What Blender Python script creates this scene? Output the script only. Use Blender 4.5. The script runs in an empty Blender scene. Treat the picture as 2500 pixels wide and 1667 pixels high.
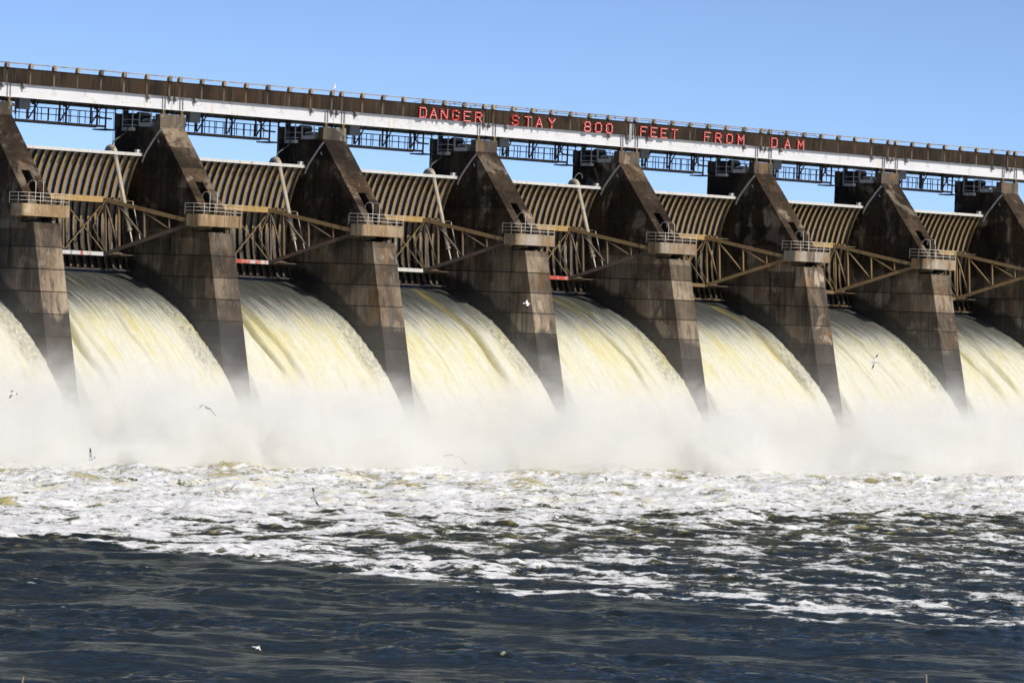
import bpy, bmesh, math, random
import numpy as np
from mathutils import Vector, Matrix

# ------------------------------------------------------------------ camera, world, sun
scene = bpy.context.scene
COL = scene.collection
CAM_POS = Vector((-170.083, -234.130, 8.675))
PITCH, YAW, ROLL, FPX = -0.0039, -0.7504, 0.0420, 10643.5
cy_, sy_ = math.cos(YAW), math.sin(YAW)
cp_, sp_ = math.cos(PITCH), math.sin(PITCH)
FWD = Vector((-sy_*cp_, cy_*cp_, sp_))
_r = Vector((cy_, sy_, 0.0)); _u = _r.cross(FWD)
RIGHT = _r*math.cos(ROLL) + _u*math.sin(ROLL)
UP = -_r*math.sin(ROLL) + _u*math.cos(ROLL)
cam_data = bpy.data.cameras.new("camera")
cam = bpy.data.objects.new("camera", cam_data)
COL.objects.link(cam)
cam.matrix_world = Matrix(((RIGHT.x, UP.x, -FWD.x, CAM_POS.x), (RIGHT.y, UP.y, -FWD.y, CAM_POS.y),
                           (RIGHT.z, UP.z, -FWD.z, CAM_POS.z), (0, 0, 0, 1)))
cam_data.sensor_fit = 'HORIZONTAL'
cam_data.sensor_width = 36.0
cam_data.lens = FPX/2500.0*36.0
cam_data.clip_start = 0.5
cam_data.clip_end = 9000.0
scene.camera = cam

SUN_EL, SUN_AZ = math.radians(37), math.radians(4)      # azimuth measured from -Y towards +X
world = bpy.data.worlds.new("World")
scene.world = world
world.use_nodes = True
wn = world.node_tree
wn.nodes.clear()
sky = wn.nodes.new("ShaderNodeTexSky")
sky.sky_type = 'NISHITA'
sky.sun_disc = False
sky.sun_elevation = SUN_EL
sky.sun_rotation = math.radians(180) - SUN_AZ
sky.air_density = 0.25
sky.dust_density = 0.15
sky.ozone_density = 1.9
bg = wn.nodes.new("ShaderNodeBackground")
bg.inputs[1].default_value = 0.163
wo = wn.nodes.new("ShaderNodeOutputWorld")
wn.links.new(sky.outputs[0], bg.inputs[0])
wn.links.new(bg.outputs[0], wo.inputs[0])

sun_data = bpy.data.lights.new("sun", 'SUN')
sun_data.energy = 4.4
sun_data.angle = math.radians(0.53)
sun_data.color = (1.0, 0.93, 0.82)
sun = bpy.data.objects.new("sun", sun_data)
COL.objects.link(sun)
sdir = Vector((math.sin(SUN_AZ)*math.cos(SUN_EL), -math.cos(SUN_AZ)*math.cos(SUN_EL), math.sin(SUN_EL)))
sun.rotation_euler = sdir.to_track_quat('Z', 'Y').to_euler()
sun.location = (60, -200, 180)

scene.view_settings.view_transform = 'Standard'
scene.view_settings.look = 'None'
scene.view_settings.exposure = 0.0
scene.view_settings.gamma = 1.0
scene.view_settings.use_curve_mapping = False
scene.render.engine = 'CYCLES'
cyc = scene.cycles
cyc.max_bounces = 14
cyc.diffuse_bounces = 4
cyc.glossy_bounces = 3
cyc.transmission_bounces = 2
cyc.transparent_max_bounces = 8
cyc.volume_bounces = 7
cyc.volume_step_rate = 0.15
cyc.volume_max_steps = 128
cyc.use_denoising = True
cyc.use_adaptive_sampling = True
cyc.adaptive_threshold = 0.035
cyc.sample_clamp_indirect = 6.0

# ------------------------------------------------------------------ constants of the dam
S = 14.6            # pier spacing
PW = 2.13           # pier width
ZW = -0.8           # tailwater level
YT, ZT = -4.2, 14.6  # gate trunnion
R_SKIN, R_RIB, R_GIRD = 7.95, 7.62, 6.55
XC = (PW + S)/2     # centre of a gate, measured from the pier on its near side
rng = random.Random(7)
nrng = np.random.default_rng(11)

# ------------------------------------------------------------------ helpers: meshes and objects
class MB:
    def __init__(s):
        s.v, s.f, s.m = [], [], []
    def add(s, verts, faces, mat=0):
        o = len(s.v)
        s.v.extend([tuple(p) for p in verts])
        for f in faces:
            s.f.append(tuple(i+o for i in f)); s.m.append(mat)
        return s
    def box(s, x0, x1, y0, y1, z0, z1, mat=0):
        return s.add([(x0,y0,z0),(x1,y0,z0),(x1,y1,z0),(x0,y1,z0),(x0,y0,z1),(x1,y0,z1),(x1,y1,z1),(x0,y1,z1)],
                     [(0,3,2,1),(4,5,6,7),(0,1,5,4),(1,2,6,5),(2,3,7,6),(3,0,4,7)], mat)
    def bar(s, a, b, w, h=None, up=(0,0,1), mat=0):
        """a rectangular bar from a to b: w wide sideways, h high along up"""
        a, b = Vector(a), Vector(b); h = w if h is None else h
        d = (b-a).normalized(); up = Vector(up)
        if abs(d.dot(up)) > .98: up = Vector((1,0,0)) if abs(d.x) < .9 else Vector((0,1,0))
        sd = d.cross(up).normalized()*w/2; uu = sd.normalized().cross(d).normalized()*h/2
        vs = [p+i*sd+j*uu for p in (a,b) for i,j in ((-1,-1),(1,-1),(1,1),(-1,1))]
        return s.add(vs, [(0,1,2,3),(7,6,5,4),(0,4,5,1),(1,5,6,2),(2,6,7,3),(3,7,4,0)], mat)
    def tube(s, pts, r, n=8, mat=0, closed_ends=True):
        pts = [Vector(p) for p in pts]
        rr = r if isinstance(r, (list, tuple)) else [r]*len(pts)
        prev = None; rings = []; vs = []
        for i, p in enumerate(pts):
            d = (pts[min(i+1, len(pts)-1)]-pts[max(i-1, 0)]).normalized()
            if prev is None:
                prev = d.orthogonal().normalized()
            prev = (prev - d*prev.dot(d)).normalized()
            q = d.cross(prev)
            rings.append(len(vs))
            for k in range(n):
                t = 2*math.pi*k/n
                vs.append(p + rr[i]*(math.cos(t)*prev + math.sin(t)*q))
        fs = []
        for i in range(len(pts)-1):
            for k in range(n):
                a, b = i*n+k, i*n+(k+1) % n
                fs.append((a, b, b+n, a+n))
        if closed_ends:
            fs.append(tuple(range(n-1, -1, -1))); fs.append(tuple((len(pts)-1)*n+k for k in range(n)))
        return s.add(vs, fs, mat)
    def prism(s, poly, axis, a, b, mat=0):
        """extrude a closed polygon; axis 'x': poly holds (y,z)"""
        n = len(poly)
        if axis == 'x': vs = [(a,p[0],p[1]) for p in poly]+[(b,p[0],p[1]) for p in poly]
        elif axis == 'z': vs = [(p[0],p[1],a) for p in poly]+[(p[0],p[1],b) for p in poly]
        else: vs = [(p[0],a,p[1]) for p in poly]+[(p[0],b,p[1]) for p in poly]
        fs = [tuple(range(n-1,-1,-1)), tuple(range(n,2*n))]
        fs += [(i,(i+1)%n,(i+1)%n+n,i+n) for i in range(n)]
        return s.add(vs, fs, mat)
    def mesh(s, name, mats, smooth=False, fix=True):
        me = bpy.data.meshes.new(name)
        me.from_pydata(s.v, [], s.f)
        for m in (mats if isinstance(mats, (list, tuple)) else [mats]): me.materials.append(m)
        if any(s.m): me.polygons.foreach_set('material_index', s.m)
        if fix:
            bm = bmesh.new(); bm.from_mesh(me)
            bmesh.ops.recalc_face_normals(bm, faces=bm.faces)
            bm.to_mesh(me); bm.free()
        if smooth: me.polygons.foreach_set('use_smooth', [True]*len(me.polygons))
        me.update()
        return me

def link(name, me, parent=None, loc=(0,0,0)):
    o = bpy.data.objects.new(name, me); COL.objects.link(o)
    o.location = loc
    if parent is not None: o.parent = parent
    return o
def part(name, mb, mats, parent, loc=(0,0,0), smooth=False, label=None):
    o = link(name, mb.mesh(name, mats, smooth), parent, loc)
    if label: o['label'] = label
    return o
def thing(name, label, cat, loc=(0,0,0), group=None):
    o = bpy.data.objects.new(name, None); COL.objects.link(o)
    o.location = loc; o.empty_display_size = .3
    o['label'] = label; o['category'] = cat
    if group: o['group'] = group
    return o
def tag(o, label=None, cat=None, group=None, kind=None):
    if label: o['label'] = label
    if cat: o['category'] = cat
    if group: o['group'] = group
    if kind: o['kind'] = kind
    return o
def kids(o): return KIDS.get(o.name, [])
def dup(root, loc, label):
    """a copy of a thing with its parts and their sub-parts (mesh data shared)"""
    r = root.copy(); COL.objects.link(r); r.location = loc; r['label'] = label
    for ch in [c for c in COL.objects if c.parent == root]:
        c = ch.copy(); COL.objects.link(c); c.parent = r
        for g in [q for q in COL.objects if q.parent == ch]:
            d = g.copy(); COL.objects.link(d); d.parent = c
    return r

# ------------------------------------------------------------------ helpers: node materials
class NT:
    def __init__(s, name):
        s.mat = bpy.data.materials.new(name); s.mat.use_nodes = True
        s.t = s.mat.node_tree; s.t.nodes.clear()
        s.out = s.t.nodes.new("ShaderNodeOutputMaterial")
    def n(s, typ, **kw):
        nd = s.t.nodes.new("ShaderNode"+typ)
        for k, v in kw.items(): setattr(nd, k, v)
        return nd
    def l(s, a, b): s.t.links.new(a, b)
    def put(s, sock, v):
        if isinstance(v, bpy.types.NodeSocket): s.l(v, sock)
        else:
            if sock.type == 'RGBA' and len(v) == 3: v = (*v, 1)
            sock.default_value = v
    def math(s, op, a, b=None, c=None, clamp=False):
        nd = s.n("Math", operation=op); nd.use_clamp = clamp
        s.put(nd.inputs[0], a)
        if b is not None: s.put(nd.inputs[1], b)
        if c is not None: s.put(nd.inputs[2], c)
        return nd.outputs[0]
    def mix(s, f, a, b, mode='MIX'):
        nd = s.n("Mix", data_type='RGBA', blend_type=mode)
        s.put(nd.inputs[0], f); s.put(nd.inputs[6], a); s.put(nd.inputs[7], b)
        return nd.outputs[2]
    def ramp(s, f, stops, interp='LINEAR'):
        nd = s.n("ValToRGB"); r = nd.color_ramp; r.interpolation = interp
        while len(r.elements) < len(stops): r.elements.new(0.5)
        for e, (p, c) in zip(r.elements, stops):
            e.position = p; e.color = (c, c, c, 1) if isinstance(c, (int, float)) else (*c, 1)
        s.put(nd.inputs[0], f)
        return nd.outputs[0]
    def sstep(s, v, a, b, lo=0.0, hi=1.0):
        nd = s.n("MapRange", interpolation_type='SMOOTHSTEP')
        s.put(nd.inputs[0], v); s.put(nd.inputs[1], a); s.put(nd.inputs[2], b); s.put(nd.inputs[3], lo); s.put(nd.inputs[4], hi)
        return nd.outputs[0]
    def coords(s, kind='Object'):
        return s.n("TexCoord").outputs[kind]
    def position(s): return s.n("NewGeometry").outputs['Position']
    def xyz(s, v):
        nd = s.n("SeparateXYZ"); s.put(nd.inputs[0], v); return nd.outputs
    def vec(s, x, y, z):
        nd = s.n("CombineXYZ"); s.put(nd.inputs[0], x); s.put(nd.inputs[1], y); s.put(nd.inputs[2], z); return nd.outputs[0]
    def scale(s, v, sc, off=(0,0,0)):
        nd = s.n("Mapping"); s.put(nd.inputs[0], v); nd.inputs[1].default_value = off; nd.inputs[3].default_value = sc
        return nd.outputs[0]
    def vadd(s, a, b):
        nd = s.n("VectorMath", operation='ADD'); s.put(nd.inputs[0], a); s.put(nd.inputs[1], b); return nd.outputs[0]
    def noise(s, v, scale=1.0, detail=4.0, rough=.55, dist=0.0, col=False):
        nd = s.n("TexNoise"); s.put(nd.inputs['Vector'], v); nd.inputs['Scale'].default_value = scale
        nd.inputs['Detail'].default_value = detail; nd.inputs['Roughness'].default_value = rough
        nd.inputs['Distortion'].default_value = dist
        return nd.outputs[1 if col else 0]
    def bump(s, h, strength=.5, dist=.05):
        nd = s.n("Bump"); nd.inputs['Strength'].default_value = strength; nd.inputs['Distance'].default_value = dist
        s.put(nd.inputs['Height'], h); return nd.outputs[0]
    def rand(s):
        return s.n("ObjectInfo").outputs['Random']
    def surface(s, col, rough=.8, metal=0.0, spec=.3, normal=None):
        p = s.n("BsdfPrincipled")
        s.put(p.inputs['Base Color'], col); s.put(p.inputs['Roughness'], rough); s.put(p.inputs['Metallic'], metal)
        s.put(p.inputs['Specular IOR Level'], spec)
        if normal is not None: s.l(normal, p.inputs['Normal'])
        s.l(p.outputs[0], s.out.inputs['Surface'])
        return p

def world_seeded(nt, k=37.0):
    """world position shifted by a random amount per object, so that copies do not repeat"""
    r = nt.rand()
    return nt.vadd(nt.position(), nt.vec(nt.math('MULTIPLY', r, k), nt.math('MULTIPLY', r, k*.6), 0.0))

def concrete(name, base, dark, rust, pale, joints=True, wet=True, gain=1.0, streaky=1.0, flakes=.75, drips=False, far=None):
    nt = NT(name)
    P = nt.position(); q = P if not joints else P
    x, y, z = nt.xyz(P)
    big = nt.noise(nt.scale(q, (.35,.35,.22)), 1.0, 5, .6, .4)
    blotch = nt.noise(nt.scale(q, (.9,.9,.5), (7,3,1)), 1.0, 6, .65, .6)
    streak = nt.noise(nt.scale(q, (3.2,3.2,.16), (3,1,0)), 1.0, 5, .6)
    streak2 = nt.noise(nt.scale(q, (7.5,7.5,.35), (9,4,0)), 1.0, 4, .6)
    fine = nt.noise(q, 9.0, 6, .7)
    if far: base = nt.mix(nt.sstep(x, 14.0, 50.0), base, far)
    c = nt.mix(nt.sstep(big, .36, .64), dark, base)
    c = nt.mix(nt.math('MULTIPLY', nt.sstep(blotch, .5, .68), .8), c, rust)
    pl = nt.noise(nt.scale(q, (.5,.5,.42), (21,8,5)), 1.0, 7, .62, .5)
    if flakes:
        fa = nt.sstep(x, 20.0, 70.0, flakes*.35, flakes) if joints else flakes
        c = nt.mix(nt.math('MULTIPLY', nt.sstep(pl, .575, .605), fa), c, pale)
    c = nt.mix(nt.math('MULTIPLY', nt.sstep(streak, .50, .66), .75*streaky), c, dark)
    c = nt.mix(nt.math('MULTIPLY', nt.sstep(streak2, .56, .70), .42*streaky), c, pale)
    blk = nt.noise(nt.scale(q, (1.1,1.1,.10), (2,6,3)), 1.0, 6, .7, .3)
    c = nt.mix(nt.math('MULTIPLY', nt.sstep(blk, .54, .66), .7), c, (.010,.010,.009))
    if drips:
        xm = nt.math('MODULO', nt.math('ADD', nt.math('MODULO', nt.math('ADD', x, 14.6*4-1.54), 14.6), .98), 1.96)
        dd_ = nt.math('ABSOLUTE', nt.math('SUBTRACT', nt.math('ADD', xm, nt.math('MULTIPLY', nt.math('SUBTRACT', streak2, .5), .15)), .98))
        dz_ = nt.math('MULTIPLY', nt.sstep(dd_, .09, .02), nt.math('MULTIPLY', nt.sstep(z, 24.15, 23.7), nt.sstep(streak, .35, .55, .2, .8)))
        c = nt.mix(dz_, c, (.34,.28,.20))
    c = nt.mix(nt.math('MULTIPLY', nt.sstep(fine, .35, .75), .35), c, nt.mix(.5, c, (0.01,.01,.01)))
    h = nt.math('MULTIPLY', fine, .5)
    if joints:
        up = nt.math('MODULO', nt.math('ADD', nt.math('SUBTRACT', z, 16.98), 13.9), 1.39)
        lo = nt.math('MODULO', nt.math('ADD', nt.math('SUBTRACT', z, 5.21), 14.5), 1.45)
        isup = nt.math('GREATER_THAN', z, 13.6)
        m = nt.math('ADD', nt.math('MULTIPLY', up, isup), nt.math('MULTIPLY', lo, nt.math('SUBTRACT', 1.0, isup)))
        wob = nt.math('MULTIPLY', nt.math('SUBTRACT', nt.noise(q, 2.5, 3, .6), .5), .05)
        m = nt.math('ADD', m, wob)
        d = nt.math('ABSOLUTE', nt.math('SUBTRACT', m, .7))
        line = nt.sstep(d, .680, .70)
        c = nt.mix(nt.math('MULTIPLY', line, .6), c, (0.012,.010,.008))
        mil = nt.sstep(nt.math('ADD', z, nt.math('MULTIPLY', nt.math('SUBTRACT', blotch, .5), 4.0)), 13.2, 15.4)
        mc = nt.mix(nt.sstep(fine, .40, .66), (.20,.17,.13), (.44,.37,.31))
        c = nt.mix(nt.math('MULTIPLY', mil, nt.sstep(pl, .62, .52, .35, 1.0)), c, nt.mix(1.0, c, mc, 'MULTIPLY'))
        c = nt.mix(nt.math('MULTIPLY', mil, nt.math('MULTIPLY', nt.sstep(nt.noise(nt.scale(q, (1.2,1.2,1.2), (2,2,2)), 1.0, 8, .8), .57, .66), .45)), c, (.22,.18,.14))
        lift = nt.math('ADD', nt.math('MULTIPLY', isup, nt.math('FLOOR', nt.math('DIVIDE', nt.math('ADD', z, -16.98+13.9), 1.39))), nt.math('MULTIPLY', nt.math('SUBTRACT', 1.0, isup), nt.math('FLOOR', nt.math('DIVIDE', nt.math('ADD', z, -5.21+14.5), 1.45))))
        panel = nt.math('FLOOR', nt.math('ADD', nt.math('DIVIDE', y, 3.1), nt.math('MULTIPLY', lift, .37)))
        wn_ = nt.n("TexWhiteNoise", noise_dimensions='3D')
        nt.l(nt.vec(lift, nt.math('MULTIPLY', nt.rand(), 99.0), panel), wn_.inputs[0])
        c = nt.mix(1.0, c, nt.ramp(wn_.outputs[0], [(0, .58), (.7, 1.05), (1, 1.55)]), 'MULTIPLY')
        c = nt.mix(nt.math('MULTIPLY', line, .6), c, (0.012,.010,.008))
        h = nt.math('SUBTRACT', h, nt.math('MULTIPLY', line, 1.5))
    if wet:
        # spray-soaked band that follows the edge of the falling water, and damp toe of the pier
        nz = nt.math('SUBTRACT', nt.math('ADD', 10.1, nt.math('MULTIPLY', y, .36)), nt.math('MULTIPLY', nt.math('MULTIPLY', y, y), .04))
        top = nt.math('ADD', nz, nt.math('ADD', .55, nt.math('MULTIPLY', nt.noise(nt.scale(q, (.6,.6,.35), (0,0,9)), 1.0, 5, .6), 1.6)))
        w1 = nt.sstep(nt.math('SUBTRACT', top, z), -.12, .25)
        w2 = nt.sstep(nt.math('SUBTRACT', nt.math('ADD', 6.6, nt.math('MULTIPLY', nt.noise(nt.scale(q, (.9,.9,.2), (0,5,0)), 1.0, 5, .6), 3.0)), z), -.3, .3)
        w = nt.math('MAXIMUM', w1, w2)
        c = nt.mix(nt.math('MULTIPLY', w, .78), c, (0.016,.013,.011))
        rough = nt.math('SUBTRACT', .88, nt.math('MULTIPLY', w, .35))
    else:
        rough = .88
    if gain != 1.0: c = nt.mix(1.0, c, (gain,)*3, 'MULTIPLY')
    nt.surface(c, rough, 0, .25, nt.bump(h, .6, .04))
    return nt.mat

def steel(name, base, rust, amount=.5, rough=.55, grime=(0.03,.025,.02), dirt=.5, sc=1.0, low=0.0):
    nt = NT(name)
    q = world_seeded(nt)
    a = nt.noise(nt.scale(q, (2.2*sc,2.2*sc,.9*sc)), 1.0, 6, .65, .4)
    b = nt.noise(nt.scale(q, (6*sc,6*sc,.5*sc), (4,2,0)), 1.0, 5, .6)
    f = nt.noise(q, 14*sc, 5, .7)
    c = nt.mix(nt.math('MULTIPLY', nt.sstep(b, .5, .72), dirt), base, grime)
    t = .62 - .22*amount
    c = nt.mix(nt.sstep(nt.math('ADD', nt.math('MULTIPLY', a, .75), nt.math('MULTIPLY', f, .25)), t, t+.1), c, rust)
    c = nt.mix(nt.math('MULTIPLY', nt.sstep(f, .3, .8), .3), c, nt.mix(.6, c, (0,0,0)))
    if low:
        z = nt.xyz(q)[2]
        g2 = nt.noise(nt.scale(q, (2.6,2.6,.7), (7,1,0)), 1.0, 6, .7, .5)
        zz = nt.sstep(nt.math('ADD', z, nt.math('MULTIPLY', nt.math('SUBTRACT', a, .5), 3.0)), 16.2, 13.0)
        c = nt.mix(nt.math('MULTIPLY', zz, nt.sstep(g2, .34, .54, .55, low)), c, (.022,.018,.014))  # lower gate: spray grime, with the deep shade there painted in
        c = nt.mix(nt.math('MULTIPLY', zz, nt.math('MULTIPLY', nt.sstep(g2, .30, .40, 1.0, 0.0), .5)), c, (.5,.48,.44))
    nt.surface(c, rough, 0, .4, nt.bump(f, .3, .01))
    return nt.mat

M = {}
M['pier'] = concrete("pier_concrete", (.232,.182,.128), (.066,.052,.038), (.170,.092,.040), (.32,.26,.19), True, True, 1.0)
M['cap'] = concrete("cap_concrete", (.135,.108,.078), (.05,.042,.035), (.22,.12,.05), (.27,.23,.17), False, False)
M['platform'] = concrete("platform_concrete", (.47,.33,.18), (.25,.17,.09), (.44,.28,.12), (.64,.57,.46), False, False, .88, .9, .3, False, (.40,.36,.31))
M['fascia'] = concrete("deck_concrete", (.080,.052,.030), (.024,.018,.013), (.100,.048,.018), (.20,.16,.11), False, False, .52, 1.3, 0, True)
M['post'] = concrete("post_concrete", (.36,.29,.21), (.20,.16,.12), (.34,.25,.16), (.44,.38,.30), False, False)
M['apron'] = concrete("wet_apron_concrete", (.80,.80,.77), (.70,.70,.68), (.74,.72,.62), (.85,.85,.83), False, False, 1.0, .3)
def white_girder():
    nt = NT("white_painted_steel")
    q = nt.position()
    a = nt.noise(nt.scale(q, (.55,1,1.3)), 1.0, 6, .65, .3)
    spk = nt.noise(nt.scale(q, (5.0,5,7), (3,0,2)), 1.0, 4, .75)
    drip = nt.noise(nt.scale(q, (4.5,4,.25), (1,0,0)), 1.0, 5, .6)
    reg = nt.sstep(nt.noise(nt.scale(q, (.10,.1,.05), (5,0,0)), 1.0, 3, .5), .44, .60)
    c = nt.mix(nt.math('MULTIPLY', nt.sstep(a, .42, .75), .35), (.61,.61,.62), (.47,.47,.47))
    c = nt.mix(nt.math('MULTIPLY', nt.math('MULTIPLY', nt.sstep(drip, .55, .72), reg), .75), c, (.55,.40,.20))
    c = nt.mix(nt.math('MULTIPLY', nt.sstep(nt.noise(nt.scale(q, (1.6,1,2), (9,0,0)), 1.0, 5, .7, .4), .63, .70), .8), c, (.50,.34,.12))
    c = nt.mix(nt.math('MULTIPLY', nt.sstep(spk, .64, .67), nt.math('ADD', .15, nt.math('MULTIPLY', reg, .85))), c, (.07,.045,.03))
    nt.surface(c, .5, 0, .4)
    return nt.mat
M['white'] = white_girder()
M['stiff'] = steel("stiffener_steel", (.33,.33,.35), (.25,.18,.10), .2)
M['dark'] = steel("dark_steel", (.045,.038,.030), (.10,.055,.028), .5, .6)
M['darkchord'] = steel("catwalk_chord_steel", (.14,.105,.07), (.12,.07,.035), .5, .6)
M['soffit'] = steel("underside_steel", (.22,.21,.20), (.15,.10,.06), .3, .6)
M['tan'] = steel("tan_painted_steel", (.205,.142,.068), (.20,.09,.028), .35, .55, (.06,.045,.028), .6)
M['girdertan'] = steel("girder_tan", (.42,.275,.105), (.26,.115,.030), .25, .55, (.07,.05,.03), .4)
M['web'] = steel("shaded_rib_web", (.115,.082,.042), (.10,.05,.02), .4, .6, (.02,.017,.013), .7, 1.0, .9)  # darker than the flanges: the webs' unlit shade is put into this colour
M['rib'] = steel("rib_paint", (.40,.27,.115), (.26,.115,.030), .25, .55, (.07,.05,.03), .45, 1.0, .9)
M['tandark'] = steel("weathered_tan_steel", (.19,.135,.065), (.16,.075,.028), .4, .6, (.03,.025,.02), .6)
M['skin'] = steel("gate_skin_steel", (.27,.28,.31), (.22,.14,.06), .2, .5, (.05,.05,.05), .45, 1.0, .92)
M['topbeam'] = steel("gate_top_steel", (.62,.61,.58), (.40,.30,.18), .25, .5, (.25,.22,.18), .4)
M['redbeam'] = steel("red_primer_steel", (.52,.085,.055), (.55,.53,.50), .55, .55, (.05,.04,.035), .5, .6)
M['whitered'] = steel("scuffed_white_steel", (.58,.58,.57), (.55,.06,.04), .35, .55, (.04,.04,.04), .9, .7)
M['reddark'] = steel("grimy_red_steel", (.075,.058,.048), (.36,.055,.035), .28, .6, (.02,.018,.016), .6, .6)
M['pipe'] = steel("pipe_steel", (.44,.39,.31), (.20,.14,.08), .35, .45, (.12,.09,.06), .5)
M['railing'] = steel("galvanised_rail", (.62,.57,.50), (.40,.27,.15), .35, .5)
M['gauge'] = steel("gauge_paint", (.62,.60,.56), (.06,.05,.045), .3, .6, (.1,.1,.1), .3, 2.0)
M['cabinet'] = steel("grey_cabinet", (.19,.20,.205), (.12,.10,.08), .2, .5)
M['machine'] = steel("blue_black_machine", (.030,.036,.045), (.07,.045,.03), .3, .5)
M['cover'] = steel("white_hood", (.66,.65,.63), (.30,.14,.08), .25, .5)
M['hose'] = steel("rubber_hose", (.10,.12,.10), (.2,.19,.16), .3, .5)
def plain(name, col, rough=.6, emit=None):
    nt = NT(name)
    q = nt.noise(nt.position(), 6.0, 4, .6)
    c = nt.mix(nt.math('MULTIPLY', q, .35), col, tuple(v*.55 for v in col))
    p = nt.surface(c, rough)
    if emit:
        p.inputs['Emission Color'].default_value = (*emit[0], 1); p.inputs['Emission Strength'].default_value = emit[1]
    return nt.mat
M['red'] = plain("red_letter_paint", (.56,.030,.030), .5)
M['bulb'] = plain("lamp_bulb", (.9,.52,.46), .3, ((1.0,.40,.34), .12))
M['black'] = plain("black", (.012,.012,.012), .6)
M['gullwhite'] = plain("white_feathers", (.86,.86,.84), .8)
M['gullgrey'] = plain("grey_feathers", (.36,.37,.42), .8)
M['bill'] = plain("bill", (.45,.25,.04), .6)
M['reed'] = plain("dry_stem", (.34,.25,.15), .8)
M['bank'] = concrete("bank_soil", (.10,.08,.05), (.05,.045,.03), (.10,.07,.04), (.16,.14,.09), False, False)

# ------------------------------------------------------------------ sheets of falling water
PROF = np.array([(9.0,11.25),(6.0,11.28),(4.4,11.25),(3.5,11.16),(2.74,11.0),(2.04,10.84),(1.09,10.50),(.18,10.14),(-.7,9.80),(-1.57,9.42),(-2.4,9.02),
                 (-3.11,8.62),(-4.14,7.95),(-5.18,7.15),(-6.52,6.08),(-7.75,4.98),(-8.79,3.85),(-9.64,2.65),(-10.3,1.3),(-10.9,0.),(-11.6,-1.3),(-12.2,-2.2)])
_d = np.r_[0, np.cumsum(np.hypot(np.diff(PROF[:,0]), np.diff(PROF[:,1])))]
def smooth1(a, k=9):
    p = np.pad(a, k, 'edge'); w = np.hanning(2*k+1); w /= w.sum()
    return np.convolve(p, w, 'same')[k:-k]
NV = 170
_t = np.linspace(0, _d[-1], NV)
PY, PZ = smooth1(np.interp(_t, _d, PROF[:,0]), 7), smooth1(np.interp(_t, _d, PROF[:,1]), 7)

def field(ny, nx, dy, dx, lmin, lmax, slope, seed, aniso=(1.0, 1.0)):
    """band-limited random field, unit deviation; aniso stretches the features along (y, x)"""
    r = np.random.default_rng(seed)
    F = np.fft.rfft2(r.standard_normal((ny, nx)))
    ky = np.fft.fftfreq(ny, dy)[:,None]*aniso[0]; kx = np.fft.rfftfreq(nx, dx)[None,:]*aniso[1]
    k = np.hypot(ky, kx); k[0,0] = 1e-9
    A = k**(-slope)*np.exp(-(1/(k*lmax))**4)*np.exp(-(k*lmin)**2)
    A[0,0] = 0
    h = np.fft.irfft2(F*A, s=(ny, nx))
    return h/h.std()
def ss(x, a, b):
    t = np.clip((x-a)/(b-a), 0, 1); return t*t*(3-2*t)

def grid_mesh(name, P, mat, attrs=(), flip=False, uv=None):
    """P: (rows, cols, 3)"""
    ny, nx = P.shape[:2]
    me = bpy.data.meshes.new(name)
    me.vertices.add(ny*nx); me.vertices.foreach_set('co', np.ascontiguousarray(P, dtype=np.float32).ravel())
    i = np.arange(ny*nx).reshape(ny, nx)
    q = np.stack([i[:-1,:-1], i[:-1,1:], i[1:,1:], i[1:,:-1]], -1).reshape(-1, 4)
    if flip: q = q[:, ::-1]
    nf = len(q)
    me.loops.add(nf*4); me.loops.foreach_set('vertex_index', np.ascontiguousarray(q, dtype=np.int32).ravel())
    me.polygons.add(nf)
    me.polygons.foreach_set('loop_start', np.arange(0, nf*4, 4, dtype=np.int32))
    me.polygons.foreach_set('use_smooth', np.ones(nf, dtype=bool))
    me.update(calc_edges=True)
    for an, av in attrs:
        a = me.attributes.new(an, 'FLOAT', 'POINT'); a.data.foreach_set('value', np.ascontiguousarray(av, dtype=np.float32).ravel())
    me.materials.append(mat)
    me.validate()
    return me

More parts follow.
